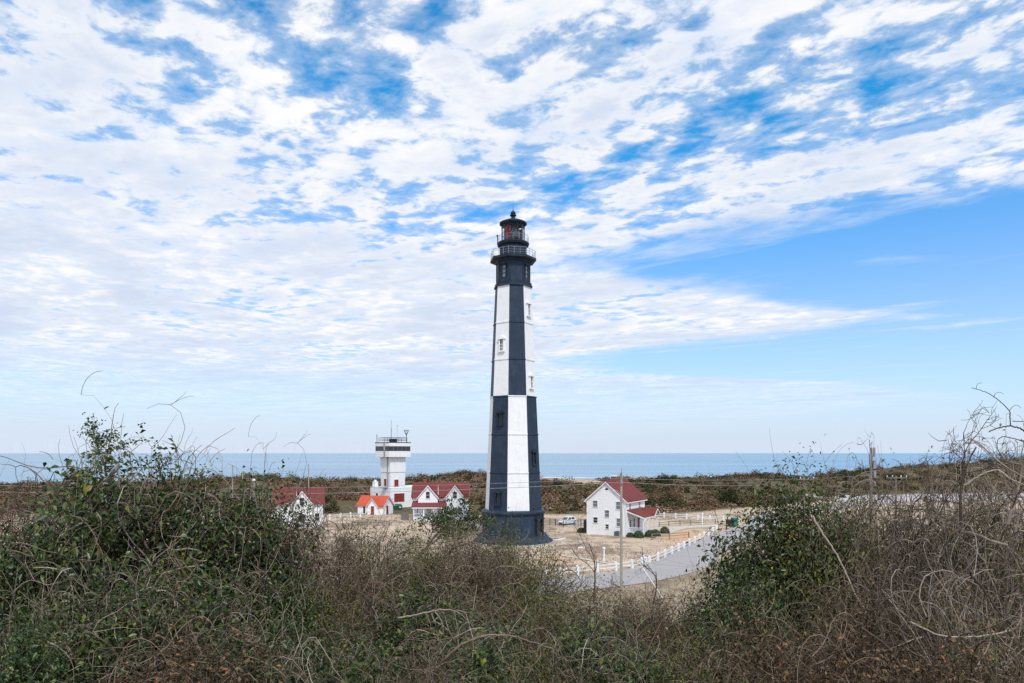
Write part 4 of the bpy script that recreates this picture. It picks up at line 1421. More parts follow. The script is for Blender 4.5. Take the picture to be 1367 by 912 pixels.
pX, pY = 11.05, 69.0
pr_ = pole('utility_pole', pX, pY, 11.75, 0.135, 'weathered wooden utility pole standing before the porch house')
MB().tube([(0, -0.2, 11.2), (0, -0.2, 12.2)], 0.03, 5).build('lightning_rod', MATS['grey_metal'], pr_)
MB().box(-0.12, -0.3, 10.6, 0.12, -0.17, 10.85).build('bracket', MATS['grey_metal'], pr_)
p2 = pole('utility_pole', at(1163, 600, 75)[0], 75, 14.3, 0.16, 'grey utility pole carrying aerial boxes above the right thicket', mat='grey_wood')
zb_ = ground_z(at(1163, 600, 75)[0], 75)
for k_, (dx, z_, w_, h_) in enumerate(((0.22, 13.3, 0.16, 1.0), (0.24, 12.0, 0.30, 0.9), (-0.24, 12.3, 0.14, 1.3), (0.26, 11.0, 0.24, 0.8), (-0.22, 10.7, 0.2, 0.5), (0.24, 10.0, 0.16, 0.6))):
    MB().box(dx - w_ / 2, -0.33, z_ - zb_, dx + w_ / 2, -0.1, z_ + h_ - zb_).build('equipment_box', MATS['grey_metal'], p2)
MB().tube([(-0.15, -0.1, 13.6 - zb_), (-0.25, -0.1, 15.2 - zb_)], 0.05, 5).tube([(0.0, 0, 14.2 - zb_), (0.12, 0, 15.0 - zb_)], 0.03, 5).tube([(-0.16, 0, 14.4 - zb_), (0.04, 0, 14.9 - zb_)], 0.03, 5).build('aerial', MATS['grey_metal'], p2)
pole('utility_pole', at(1073, 640, 81)[0], 81, 10.85, 0.14, 'short utility pole with a wooden crossarm rising from the right green shrub', 2.4, 10.5, 'grey_wood')
pole('utility_pole', at(1196, 636, 84)[0], 84, 10.9, 0.13, 'utility pole with crossarm half hidden behind bare right branches', 2.6, 10.6, 'grey_wood')
pole('utility_pole', at(412, 640, 160)[0], 160, 11.1, 0.15, 'distant utility pole rising behind the left cottage roof')
pole('utility_pole', at(310.5, 640, 172)[0], 172, 10.7, 0.15, 'distant utility pole standing against the sea above the left thicket')


def lamp_post():
    x, y = at(339, 645, 112)[0], 112
    root = tag(empty('lamp_post', (x, y, ground_z(x, y))), 'post with a white lamp head showing above the left thicket', 'lamp post')
    h = 9.2
    MB().lathe([(0.1, -0.3), (0.07, h)], 8).build('shaft', MATS['grey_metal'], root)
    MB().lathe([(0.1, h - 0.05), (0.30, h), (0.30, h + 0.2), (0.12, h + 0.28)], 12).build('lamp_head', MATS['white_paint'], root)
    MB().box(0.1, -0.15, h - 0.75, 0.65, 0.15, h - 0.45).build('equipment_box', MATS['white_paint'], root)


lamp_post()


def wire(a, b_, sag, r, label, cat='wire', n=24):
    a, b_ = Vector(a), Vector(b_)
    pts = []
    for i in range(n + 1):
        t_ = i / n
        q = a.lerp(b_, t_)
        q.z -= sag * 4 * t_ * (1 - t_)
        pts.append(q)
    return tag(MB().tube(pts, r, 4).build('overhead_wire', MATS['wire']), label, cat)


e2 = at(1163, 600, 75)
wire((pX, pY - .17, 11.15), (-75, 74, 10.9), 1.0, 0.016, 'upper overhead wire crossing before the lighthouse to the left edge')
wire((pX, pY - .17, 10.75), (-75, 74, 10.3), 1.15, 0.022, 'lower thicker overhead cable crossing before the lighthouse to the left edge')
wire((pX, pY - .17, 11.15), (e2[0], 74.8, 11.3), 0.35, 0.016, 'overhead wire from the wooden pole to the aerial pole on the right')
wire((pX, pY - .17, 10.75), (e2[0], 74.8, 10.7), 0.45, 0.018, 'lower overhead cable from the wooden pole to the aerial pole')
hb = loc_of(PH[0], PH[1], PH[2] + 0.05, 0.3)
wire((pX, pY - .17, 9.6), (hb[0], hb[1], 5.2), 1.1, 0.014, 'service wire drooping from the wooden pole to the porch house')
wire(at(300, 640, 172), at(412, 626, 160), 0.6, 0.02, 'wire between the two distant poles on the left')
g0, g1 = Vector((pX, pY - 0.16, 5.4)), Vector((14.2, 64.0, ground_z(14.2, 64.0)))
gw = tag(empty('guy_wire', g1), 'slanting guy wire with pale sleeve anchoring the wooden pole', 'guy wire')
MB().tube([(0, 0, -0.1), g0 - g1], 0.012, 5).build('strand', MATS['wire'], gw)
MB().tube([(g0 - g1) * 0.02, (g0 - g1) * 0.55], 0.035, 6).build('sleeve', MATS['white_paint'], gw)


# ------------------------------------------------------------------ car
def build_car():
    x, y, _ = gp(757, 700.3)
    root = tag(empty('parked_car', (x, y, ground_z(x, y) + 0.05), R(226)), 'white hatchback parked behind the thin dark fence near the lighthouse', 'car')
    # side profile (x forward, z), lofted across the width with tumblehome
    low = [(-2.05, 0.32), (-2.12, 0.62), (-2.05, 0.95), (-1.6, 1.0), (0.85, 0.98), (1.75, 0.82), (2.08, 0.62), (2.1, 0.34), (1.75, 0.24), (-1.7, 0.24)]
    mb = MB()
    rows = []
    for yy, sx in ((-0.86, 0.97), (-0.80, 1.0), (0.80, 1.0), (0.86, 0.97)):
        rows.append([(px_ * sx, yy, 0.6 + (pz - 0.6) * (1 if abs(yy) < 0.83 else 0.86)) for px_, pz in low])
    n = len(low)
    vs_ = sum(rows, [])
    fs = [tuple(range(n))[::-1], tuple(range(3 * n, 4 * n))]
    for r_ in range(3):
        for k_ in range(n):
            k2 = (k_ + 1) % n
            fs.append((r_ * n + k_, (r_ + 1) * n + k_, (r_ + 1) * n + k2, r_ * n + k2)[::-1])
    mb.add(vs_, fs)
    body = mb.build('body', MATS['car_white'], root)
    # cabin: greenhouse
    bot = [(-1.95, 0.97), (-1.9, 1.0), (1.05, 0.97)]
    A = [(-2.0, -0.80, 0.97), (1.1, -0.80, 0.97), (1.1, 0.80, 0.97), (-2.0, 0.80, 0.97)]
    B = [(-1.55, -0.62, 1.52), (0.15, -0.62, 1.52), (0.15, 0.62, 1.52), (-1.55, 0.62, 1.52)]
    MB().add(A + B, [(0, 3, 2, 1), (4, 5, 6, 7), (0, 1, 5, 4), (1, 2, 6, 5), (2, 3, 7, 6), (3, 0, 4, 7)]).build('cabin', MATS['car_white'], root)
    MB().add([(-1.5, -0.58, 1.52), (0.1, -0.58, 1.52), (0.1, 0.58, 1.52), (-1.5, 0.58, 1.52), (-1.3, -0.5, 1.57), (-0.05, -0.5, 1.57), (-0.05, 0.5, 1.57), (-1.3, 0.5, 1.57)],
             [(4, 5, 6, 7), (0, 1, 5, 4), (1, 2, 6, 5), (2, 3, 7, 6), (3, 0, 4, 7)]).build('roof', MATS['car_white'], root)

    def face_quad(P, inset, out, name):
        P = [Vector(p_) for p_ in P]
        c = sum(P, Vector()) / 4
        nn = (P[1] - P[0]).cross(P[3] - P[0]).normalized()
        Q = [c + (p_ - c) * inset + nn * out for p_ in P]
        MB().add([tuple(q) for q in Q] + [tuple(q - nn * 0.04) for q in Q], [(0, 1, 2, 3), (7, 6, 5, 4), (0, 4, 5, 1), (1, 5, 6, 2), (2, 6, 7, 3), (3, 7, 4, 0)]).build(name, MATS['pane_dark'], root)
    face_quad([A[1], A[2], B[2], B[1]], 0.86, 0.012, 'windscreen')
    face_quad([A[3], A[0], B[0], B[3]], 0.80, 0.012, 'rear_window')
    for sgn in (-1, 1):
        yb, yt = 0.80 * sgn, 0.62 * sgn
        for xa, xb, xat, xbt in ((-1.75, -0.55, -1.45, -0.58), (-0.48, 0.85, -0.52, 0.08)):
            P = [(xa, yb, 0.99), (xb, yb, 0.99), (xbt, yt, 1.5), (xat, yt, 1.5)]
            face_quad(P if sgn < 0 else P[::-1], 0.9, 0.012, 'side_window')
        MB().box(0.75, sgn * 0.86, 0.95, 0.95, sgn * 1.0, 1.08).build('mirror', MATS['car_white'], root)
        for xw in (-1.3, 1.3):
            w = empty('wheel', (xw, sgn * 0.76, 0.32), 0, root)
            prof = [(0.20, -0.1), (0.30, -0.1), (0.32, -0.06), (0.32, 0.06), (0.30, 0.1), (0.20, 0.1)]
            t1 = MB().lathe(prof, 20).build('tyre', MATS['tyre'], w); t1.rotation_euler = (R(90), 0, 0)
            t2 = MB().lathe([(0.2, -0.115), (0.2, 0.115)], 16).build('rim', MATS['rim'], w); t2.rotation_euler = (R(90), 0, 0)
        MB().box(1.86, sgn * 0.52, 0.62, 2.06, sgn * 0.80, 0.76).build('headlight', MATS['lamp_clear'], root)
        MB().box(-2.13, sgn * 0.58, 0.72, -1.98, sgn * 0.80, 0.92).build('tail_light', MATS['lamp_red'], root)
    MB().box(2.02, -0.5, 0.36, 2.11, 0.5, 0.54).build('grille', MATS['tyre'], root)


build_car()
bpy.data.objects['parked_car'].scale = (0.92, 0.92, 0.92)


# ------------------------------------------------------------------ bins
def wheelie(px, py, mat, lab, w=0.55, h=1.05, name='wheeled_bin', rz=0.3):
    x, y, _ = gp(px, py)
    root = tag(empty(name, (x, y, ground_z(x, y)), rz), lab, 'bin')
    a, b_ = w * 0.42, w * 0.5
    MB().add([(-a, -a, 0.05), (a, -a, 0.05), (a, a, 0.05), (-a, a, 0.05), (-b_, -b_, h), (b_, -b_, h), (b_, b_, h), (-b_, b_, h)],
             [(0, 3, 2, 1), (4, 5, 6, 7), (0, 1, 5, 4), (1, 2, 6, 5), (2, 3, 7, 6), (3, 0, 4, 7)]).build('body', MATS[mat], root)
    MB().prism([(-b_ - 0.03, -b_ - 0.04, h), (-b_ - 0.03, b_ + 0.03, h), (-b_ - 0.03, b_ + 0.03, h + 0.12), (-b_ - 0.03, -b_ - 0.04, h + 0.04)], (2 * b_ + 0.06, 0, 0)).build('lid', MATS[mat], root)
    for sx in (-1, 1):
        q = MB().lathe([(0.12, -0.03), (0.12, 0.03)], 12).build('wheel', MATS['tyre'], root, (sx * (a + 0.04), a * 0.9, 0.12)); q.rotation_euler = (0, R(90), 0)


wheelie(973.5, 702.5, 'bin_black', 'dark wheeled bin next to the bright green one at the road end', 0.95, 1.15)
wheelie(980.5, 702.5, 'bin_green', 'bright green wheeled bin at the road end by the right shrub', 0.95, 1.5)
wheelie(541.5, 676.5, 'bin_black', 'black bin beside the green dumpster at the watch tower', 0.95, 1.3, rz=0.6)


def dumpster():
    x, y, _ = gp(530.5, 681.5)
    root = tag(empty('dumpster', (x, y, 0), R(20)), 'dark green dumpster at the foot of the watch tower', 'dumpster')
    MB().prism([(-1.0, -0.75, 0.12), (-1.0, 0.75, 0.12), (-1.0, 0.75, 1.45), (-1.0, -0.8, 1.1)], (2.0, 0, 0)).build('body', MATS['dumpster_green'], root)
    MB().prism([(-1.05, -0.85, 1.1), (-1.05, 0.8, 1.47), (-1.05, 0.8, 1.53), (-1.05, -0.85, 1.16)][::-1], (2.1, 0, 0)).build('lid', MATS['dumpster_green'], root)
    for s in (-1, 1):
        MB().box(s * 1.02 - 0.06, -0.6, 0.75, s * 1.02 + 0.06, 0.6, 0.95).build('fork_pocket', MATS['dumpster_green'], root)
        for q in (-0.55, 0.55):
            MB().lathe([(0.08, -0.02), (0.08, 0.14)], 8).build('caster', MATS['tyre'], root, (s * 0.8, q, 0.0))
    MB().box(0.3, -0.81, 0.7, 0.75, -0.76, 0.95).build('sticker', MATS['white_paint'], root)


dumpster()

# bench-like timber kerbs near the lighthouse
for (a_, b_, lab) in ((gp(741, 722), gp(755, 719), 'short white timber lying on the sand right of the lighthouse base'), (gp(772, 732), gp(781, 731.5), 'small pale timber lying on the sand before the porch house')):
    d = Vector(b_) - Vector(a_)
    z_ = ground_z(a_[0], a_[1])
    n_ = Vector((-d.y, d.x, 0)).normalized()
    tag(MB().obox(Vector((a_[0], a_[1], z_ - 0.02)), d, n_ * 0.2, Vector((0, 0, 0.2))).build('timber', MATS['white_paint']), lab, 'timber')

# ================================================================== plants


def unit(v):
    return v / np.maximum(np.linalg.norm(v, axis=-1, keepdims=True), 1e-9)


def tubes(paths, r0, r1, tint, sides=3):
    """paths (N,K,3) -> tapered tubes; returns verts, quads, tint"""
    n, k, _ = paths.shape
    d = np.empty_like(paths)
    d[:, 1:-1] = paths[:, 2:] - paths[:, :-2]
    d[:, 0] = paths[:, 1] - paths[:, 0]
    d[:, -1] = paths[:, -1] - paths[:, -2]
    d = unit(d)
    ref = np.where(np.abs(d[..., 2:3]) < 0.9, np.array([0, 0, 1.0]), np.array([1.0, 0, 0]))
    a = unit(np.cross(d, ref))
    b_ = np.cross(d, a)
    rr = (r0[:, None] + (r1 - r0)[:, None] * np.linspace(0, 1, k)[None, :])[..., None, None]
    an = np.arange(sides) * 2 * math.pi / sides
    ring = a[:, :, None, :] * np.cos(an)[None, None, :, None] + b_[:, :, None, :] * np.sin(an)[None, None, :, None]
    V = (paths[:, :, None, :] + ring * rr).reshape(-1, 3)
    i = np.arange(n)[:, None, None] * k * sides + np.arange(k - 1)[None, :, None] * sides
    s0 = np.arange(sides)[None, None, :]
    s1 = (s0 + 1) % sides
    Fq = np.stack([i + s0, i + s1, i + sides + s1, i + sides + s0], -1).reshape(-1, 4)
    return V, Fq, np.repeat(tint, k * sides)


def grow(start, dirn, step, k, curl, droop=0.0, jitter=0.15, shell=None, target=None, pull=0.0, g=None):
    """curving paths: each keeps a turning rate of its own"""
    g = g or rng
    n = len(start)
    P = np.empty((n, k, 3))
    P[:, 0] = start
    d = unit(dirn.copy())
    om = g.normal(size=(n, 3)) * curl
    for i in range(1, k):
        om = om * 0.86 + g.normal(size=(n, 3)) * curl * 0.5
        d = d + np.cross(om, d) + g.normal(size=(n, 3)) * jitter
        d[:, 2] -= droop
        if shell is not None:
            c, ax = shell
            q = (P[:, i - 1] - c) / ax
            rr = np.linalg.norm(q, axis=1, keepdims=True)
            nn = unit(q / ax)
            d = d + nn * np.clip((target[:, None] - rr) * pull, -0.6, 0.6)
        d = unit(d)
        P[:, i] = P[:, i - 1] + d * step[:, None]
    return P


def leaves(pos, nrm, size, tint, g=None, ratio=0.55):
    """one folded diamond of two triangles per leaf"""
    g = g or rng
    n = len(pos)
    ref = unit(g.normal(size=(n, 3)))
    a = unit(np.cross(nrm, ref))
    b_ = np.cross(nrm, a)
    L = size[:, None]
    base = pos - a * L * 0.5
    tip = pos + a * L * 0.5 - nrm * L * 0.12
    l_ = pos + b_ * L * ratio * 0.5 + nrm * L * 0.10
    r_ = pos - b_ * L * ratio * 0.5 + nrm * L * 0.10
    V = np.stack([base, r_, tip, l_], 1).reshape(-1, 3)
    i = np.arange(n)[:, None] * 4
    Ft = np.concatenate([i + np.array([[0, 1, 2]]), i + np.array([[0, 2, 3]])], 1).reshape(-1, 3)
    return V, Ft, np.repeat(tint, 4)


def merge(parts):
    V, Fa, T, o = [], [], [], 0
    for v, f, t_ in parts:
        V.append(v); Fa.append(f + o); T.append(t_)
        o += len(v)
    return np.concatenate(V), np.concatenate(Fa), np.concatenate(T)


def on_dome(n, g, low=-0.55):
    v = unit(g.normal(size=(n * 3, 3)))
    v = v[v[:, 2] > low][:n]
    return v


def lump(dirs, seed):
    """uneven radius of a crown by direction"""
    x = np.arctan2(dirs[:, 1], dirs[:, 0]) * 1.6 + seed * 3.1
    y = dirs[:, 2] * 2.4 + seed
    return 0.66 + 0.66 * fbm(x * 1.2 + 40, y * 1.2 + 40, 3)


TYPES = {
    # tw twigs, lv leaves, ls leaf length, r twig radius, ti range of twig tint, up share of upright twigs, clump share of the crown left without leaves
    'vine':  dict(tw=560, lv=24000, bark='vine_bark', leaf='green_leaf', ls=0.086, curl=0.20, droop=0.03, r=0.0068, ti=(0.25, 1.0), up=0.15, len=(0.5, 1.7), clump=0.30),
    'heap':  dict(tw=760, lv=15000, bark='vine_bark', leaf='green_leaf', ls=0.076, curl=0.22, droop=0.045, r=0.0060, ti=(0.25, 1.0), up=0.15, len=(0.4, 1.4), clump=0.45),
    'dry':   dict(tw=700, lv=11000, bark='vine_bark', leaf='brown_leaf', ls=0.06, curl=0.2, droop=0.04, r=0.0058, ti=(0.0, 0.85), up=0.25, len=(0.4, 1.3), clump=0.35),
    'green': dict(tw=260, lv=26000, bark='grey_bark', leaf='green_leaf', ls=0.074, curl=0.22, droop=0.0, r=0.005, ti=(0.1, 0.9), up=0.6, len=(0.5, 1.2), clump=0.16),
    'olive': dict(tw=380, lv=20000, bark='grey_bark', leaf='olive_leaf', ls=0.056, curl=0.2, droop=-0.01, r=0.005, ti=(0.1, 0.9), up=0.8, len=(0.5, 1.3), clump=0.22),
    'bare':  dict(tw=850, lv=6000, bark='grey_bark', leaf='olive_leaf', ls=0.05, curl=0.11, droop=0.012, r=0.0062, ti=(0.15, 1.0), up=0.45, len=(0.5, 1.6), clump=0.5),
    'brown': dict(tw=800, lv=12000, bark='brown_bark', leaf='brown_leaf', ls=0.042, curl=0.18, droop=0.02, r=0.0056, ti=(0.1, 1.0), up=0.5, len=(0.5, 1.6), clump=0.35),
    'mixed': dict(tw=640, lv=15000, bark='brown_bark', leaf='olive_leaf', ls=0.05, curl=0.18, droop=0.015, r=0.0056, ti=(0.15, 1.0), up=0.5, len=(0.5, 1.6), clump=0.32),
}


def shrub_meshes(kind, w, dpt, h, seed, dens=1.0, scale=1.0):
    """stem, twig and leaf meshes of one shrub, base at the origin"""
    g = np.random.default_rng(seed)
    T = TYPES[kind]
    c = np.array([0, 0, h * 0.44])
    ax = np.array([w / 2, dpt / 2, h * 0.60])
    shell = (c, ax)
    out = {}
    # stems from the root
    ns = 9
    a = g.random(ns) * 2 * math.pi
    st = np.stack([np.cos(a) * w * 0.10, np.sin(a) * dpt * 0.10, np.full(ns, -0.25)], 1)
    di = np.stack([np.cos(a) * w * 0.55, np.sin(a) * dpt * 0.55, np.full(ns, h)], 1)
    P = grow(st, di, np.full(ns, h * 0.085) * g.uniform(0.8, 1.1, ns), 9, 0.10, 0, 0.08, g=g)
    out['stem'] = tubes(P, g.uniform(0.025, 0.05, ns), np.full(ns, 0.012), g.uniform(0.1, 0.6, ns), 6)
    # inner branches
    n1 = int(150 * dens)
    dv = on_dome(n1, g, -0.3)
    end = c + dv * ax * lump(dv, seed)[:, None] * g.uniform(0.6, 0.88, n1)[:, None]
    si = P.reshape(-1, 3)[g.integers(2 * 1, ns * 9, n1)]
    k = 8
    t_ = np.linspace(0, 1, k)[None, :, None]
    mid = (si + end) / 2 + g.normal(size=(n1, 3)) * 0.18 * np.array([1, 1, 0.5])
    B = (1 - t_) ** 2 * si[:, None] + 2 * t_ * (1 - t_) * mid[:, None] + t_ ** 2 * end[:, None]
    B = B + g.normal(size=B.shape) * 0.025
    parts = [tubes(B, g.uniform(0.007, 0.016, n1), np.full(n1, 0.004), g.uniform(0.0, 0.7, n1), 4)]
    # twigs tangled over the crown
    n2 = int(T['tw'] * dens)
    dv = on_dome(n2, g, -0.5)
    rad_ = lump(dv, seed) * g.uniform(0.5, 0.92, n2)
    s0 = c + dv * ax * rad_[:, None]
    tang = unit(np.cross(dv, g.normal(size=(n2, 3))))
    upm = g.random(n2) < T['up']
    d0 = np.where(upm[:, None], unit(dv * np.array([0.9, 0.9, 0.5]) + np.array([0, 0, 0.7]) + g.normal(size=(n2, 3)) * 0.4), unit(tang + dv * 0.25))
    ln = g.uniform(*T['len'], n2) * np.where(upm, 0.5, 1.0)
    k = 12
    P2 = grow(s0, d0, ln / (k - 1), k, T['curl'] * 0.85, T['droop'], 0.13, shell, lump(dv, seed) * g.uniform(0.78, 1.0, n2), 1.8, g=g)
    tw_t = g.uniform(*T['ti'], n2) ** 1.25
    rr = T['r'] * np.clip(g.lognormal(0, 0.38, n2), 0.4, 1.7)
    parts.append(tubes(P2, rr * 1.12, rr * 0.3, tw_t, 3))
    # side shoots
    n3 = int(T['tw'] * 1.2 * dens)
    src = P2[g.integers(0, n2, n3), g.integers(2, k, n3)]
    d3 = unit(g.normal(size=(n3, 3)) + np.array([0, 0, 0.35]) + unit((src - c) / ax) * 0.6)
    P3 = grow(src, d3, g.uniform(0.03, 0.11, n3), 6, 0.16, T['droop'] * 0.5, 0.12, g=g)
    r3 = T['r'] * 0.55 * g.uniform(0.7, 1.3, n3)
    parts.append(tubes(P3, r3, r3 * 0.5, g.uniform(*T['ti'], n3), 3))
    out['twigs'] = merge(parts)
    # leaves in clumps along the twigs and through the crown
    nl = int(T['lv'] * dens)
    if nl:
        nc = max(20, nl // 16)
        dv = on_dome(nc * 3, g, -0.6)
        pn = fbm(dv[:, 0] * 2.6 + seed + 50, dv[:, 2] * 2.6 + dv[:, 1] * 2.2 + 50, 3)
        dv = dv[pn > np.quantile(pn, T['clump'])]
        cc = c + dv * ax * (lump(dv, seed) * g.uniform(0.30, 1.0, len(dv)) ** 0.7)[:, None]
        idx = g.integers(0, len(cc), nl)
        pos = cc[idx] + g.normal(size=(nl, 3)) * 0.11
        out_n = unit((pos - c) / ax)
        nrm = unit(out_n * 0.7 + np.array([0, -0.15, 0.8]) + g.normal(size=(nl, 3)) * 0.55)
        ctint = g.uniform(0.1, 0.85, len(cc))[idx]
        tt = np.clip(ctint + g.normal(size=nl) * 0.13, 0, 0.93)
        odd = g.random(nl) < 0.012
        tt[odd] = g.uniform(0.94, 1.0, odd.sum())
        out['leaves'] = leaves(pos, nrm, T['ls'] * g.uniform(0.55, 1.25, nl), tt, g)
    return out


NOM = (2.6, 2.3, 2.7)      # nominal width, depth and height of the pattern shrubs
PATTERN = {}


def pattern(kind, var):
    if (kind, var) not in PATTERN:
        T = TYPES[kind]
        M = shrub_meshes(kind, *NOM, seed=sum(map(ord, kind)) + 31 * var)
        PATTERN[kind, var] = [(nm, np_mesh(nm, *M[k][:2], MATS[T[mt]], M[k][2]), nm != 'stem') for nm, k, mt in (('stem', 'stem', 'bark'), ('twigs', 'twigs', 'bark'), ('foliage', 'leaves', 'leaf'))]
    return PATTERN[kind, var]


USED = {}


def add_shrub(kind, px, topy, Y, w, label, dpt=None, hmin=0.8, spin=None):
    x = (px - CX) / F * Y
    z = ground_z(x, Y) - 0.05
    ztop = CZ - (topy - HY) / F * Y
    h = max(hmin, ztop - z)
    nm = {'vine': 'vine_thicket', 'heap': 'vine_thicket', 'dry': 'vine_thicket', 'green': 'evergreen_shrub', 'olive': 'evergreen_shrub', 'bare': 'bare_shrub', 'brown': 'bare_shrub', 'mixed': 'mixed_shrub'}[kind]
    root = tag(empty(nm, (x, Y, z)), label, 'shrub')
    k = USED.get(kind, 0)
    USED[kind] = k + 1
    sw = w / NOM[0]
    sv = max(sw * 0.85, h / NOM[2])
    root.location.z = z + h - sv * NOM[2]
    sc_ = (sw, (dpt or w * 0.88) / NOM[1], sv)
    for part, me, st in pattern(kind, k % (1 if kind in ('bare', 'olive') else 2)):
        o = link(part, me, root, None, spin if spin is not None else k * 1.9 + px * 0.01)
        o.scale = sc_
        if st: o['kind'] = 'stuff'
    return root


SHRUBS = [
    # kind, column, top row, distance, width, label
    ('vine', 150, 632, 11.5, 3.4, 'tall vine-covered thicket under the bird at the left', {}),
    ('vine', 268, 656, 12.0, 3.2, 'leafy vine-covered thicket at left with a dark sprig on top', {}),
    ('vine', 350, 672, 12.4, 2.3, 'vine-covered thicket just left of the half-hidden cottage', {}),
    ('green', 118, 662, 12.3, 2.2, 'dark leafy shrub crowding behind the bird thicket', {}),
    ('green', 310, 680, 12.8, 2.4, 'leafy green shrub behind the left thickets below the lamp post', {}),
    ('green', 40, 720, 10.5, 2.2, 'dark green shrub at the left edge below the sea', {}),
    ('green', 385, 770, 11.5, 1.9, 'dark green shrub below the half-hidden left cottage', {}),
    ('heap', 225, 775, 8.6, 2.6, 'heap of pale grey vines in front of the left thickets', {}),
    ('heap', 100, 790, 8.4, 2.0, 'brown drooping vine heap at the lower left', {}),
    ('green', 20, 850, 7.2, 1.7, 'low green shrub in the bottom left corner', {}),
    ('dry', 250, 862, 6.6, 2.2, 'pale bare vine tangle at the bottom edge on the left', {}),
    ('vine', 375, 840, 8.0, 1.7, 'dark leafy vines at the bottom edge below the left cottage', {}),
    ('brown', 425, 698, 16.5, 2.7, 'thin brown brush in front of the left cottage wall', {}),
    ('mixed', 497, 702, 18.5, 3.0, 'thin leafy brush in front of the orange-roofed shed', {}),
    ('brown', 468, 758, 13.0, 3.0,
     'dense brown brush left of the middle of the picture', {}),
    ('mixed', 548, 722, 17.5, 2.4, 'leafy brush at the foot of the leaning tree trunk', {}),
    ('olive', 440, 790, 11.6, 1.6, 'small olive leafy shrub within the brown brush left of centre', {}),
    ('mixed', 560, 745, 15.5, 3.2, 'olive brown brush below the leaning tree', {}),
    ('olive', 672, 704, 21.0, 2.3, 'olive green shrub covering the left of the lighthouse base', {}),
    ('brown', 630, 728, 17.0, 2.8, 'brown twiggy shrub below the lighthouse, left half', {}),
    ('mixed', 712, 733, 16.5, 2.6, 'olive and brown twiggy shrub below the lighthouse, right half', {}),
    ('heap', 560, 800, 10.5, 2.6, 'brown vine heap above the arching dead branch', {}),
    ('mixed', 700, 800, 12.0, 2.8, 'mixed brown and green brush right of the arching branch', {}),
    ('green', 500, 868, 8.4, 2.0, 'low bright green shrub at the bottom edge, left of centre', {}),
    ('vine', 640, 850, 8.8, 2.4, 'dark leafy vines under the arching dead branch', {}),
    ('mixed', 790, 782, 14.0, 2.6, 'low mixed brush below the foot of the wooden pole', {}),
    ('vine', 790, 845, 9.2, 2.4, 'leafy vine heap at the bottom edge, right of centre', {}),
    ('mixed', 846, 800, 16.0, 2.8, 'leafy brown brush at the near edge of the road verge', {}),
    ('brown', 875, 806, 13.0, 2.2, 'low brown brush between the road and the right green shrub', {}),
    ('olive', 945, 782, 13.0, 1.6, 'small olive shrub spilling left of the large right shrub', {}),
    ('green', 1048, 664, 12.2, 2.9, 'large dark green shrub beside the road on the right', {}),
    ('olive', 1092, 642, 11.8, 2.4, 'tall yellow-green shrub top under the short crossarm pole', {}),
    ('green', 1000, 772, 10.6, 2.0, 'low dark green shrub at the foot of the large right shrub', {}),
    ('bare', 1175, 652, 11.5, 2.1, 'grey leafless thicket under the aerial pole', {}),
    ('bare', 1252, 652, 11.0, 2.2, 'grey leafless thicket left of the tall dead sapling', {}),
    ('bare', 1335, 632, 10.0, 2.6, 'grey leafless thicket at the right edge', {}),
    ('dry', 1030, 830, 8.4, 2.2, 'grey brown vine heap before the right green shrub', {}),
    ('brown', 1165, 775, 9.4, 2.2, 'brown leafless brush in the lower right', {}),
    ('bare', 1290, 775, 8.2, 2.3, 'dense bare brush at the lower right edge', {}),
    ('dry', 1130, 858, 6.8, 2.2, 'bare vine tangle at the bottom edge on the right', {}),
    ('dry', 1320, 862, 6.4, 2.0, 'bare vine tangle in the bottom right corner', {}),
    ('mixed', 930, 858, 7.8, 2.1, 'mixed brown and green brush at the bottom edge below the olive shrub', {}),
    ('vine', 420, 885, 7.0, 1.8, 'leafy vines at the very bottom, left of centre', {}),
    ('brown', 560, 890, 7.2, 1.6, 'brown twigs at the very bottom edge near the middle', {}),
    ('mixed', 730, 885, 7.4, 1.8, 'dark mixed brush at the very bottom edge in the middle', {}),
    ('vine', 860, 892, 7.0, 1.7, 'leafy vines at the very bottom edge right of the middle', {}),
    ('brown', 330, 700, 20.0, 3.4, 'brown brush behind the left thickets', {}),
    ('brown', 40, 668, 22.0, 4.6, 'hazy grey brown brush behind the left edge', {}),
    ('bare', 1330, 668, 17.0, 4.4, 'bare brush behind the right edge thicket', {}),
    ('mixed', 1180, 690, 17.0, 3.8, 'olive brush behind the right leafless thicket', {}),
    ('mixed', 610, 712, 24.0, 3.2, 'thin brush at the foot of the leaning tree', {}),
]
for kd, px, ty, Y, w, lab, kw in SHRUBS:
    add_shrub(kd, px, ty, Y, w, lab, **kw)


# ------------------------------------------------------------------ saplings and single branches
def branch_tree(start, dirn, length, radius, depth, g, curl=0.12, spread=0.7, nkids=(3, 5), k=9, up=0.05):
    """recursive limbs; returns lists of (path, r0, r1)"""
    out = []
    st = np.array([start], float)
    P = grow(st, np.array([dirn], float), np.array([length / (k - 1)]), k, curl, -up, 0.06, g=g)[0]
    out.append((P, radius, radius * 0.45))
    if depth > 0:
        for _ in range(int(g.integers(*nkids))):
            i = int(g.integers(2, k))
            d = unit(P[min(i, k - 1)] - P[i - 1])
            nd = unit(d + g.normal(size=3) * spread)
            out += branch_tree(P[i], nd, length * g.uniform(0.4, 0.7), radius * 0.55 * g.uniform(0.7, 1.0), depth - 1, g, curl * 1.15, spread, nkids, k, up)
    return out


def limb_mesh(limbs, tint0, g, sides=5):
    P = np.stack([l[0] for l in limbs])
    r0 = np.array([l[1] for l in limbs]); r1 = np.array([l[2] for l in limbs])
    return tubes(P, np.maximum(r0, 0.003), np.maximum(r1, 0.002), np.clip(tint0 + g.normal(size=len(limbs)) * 0.12, 0, 1), sides)


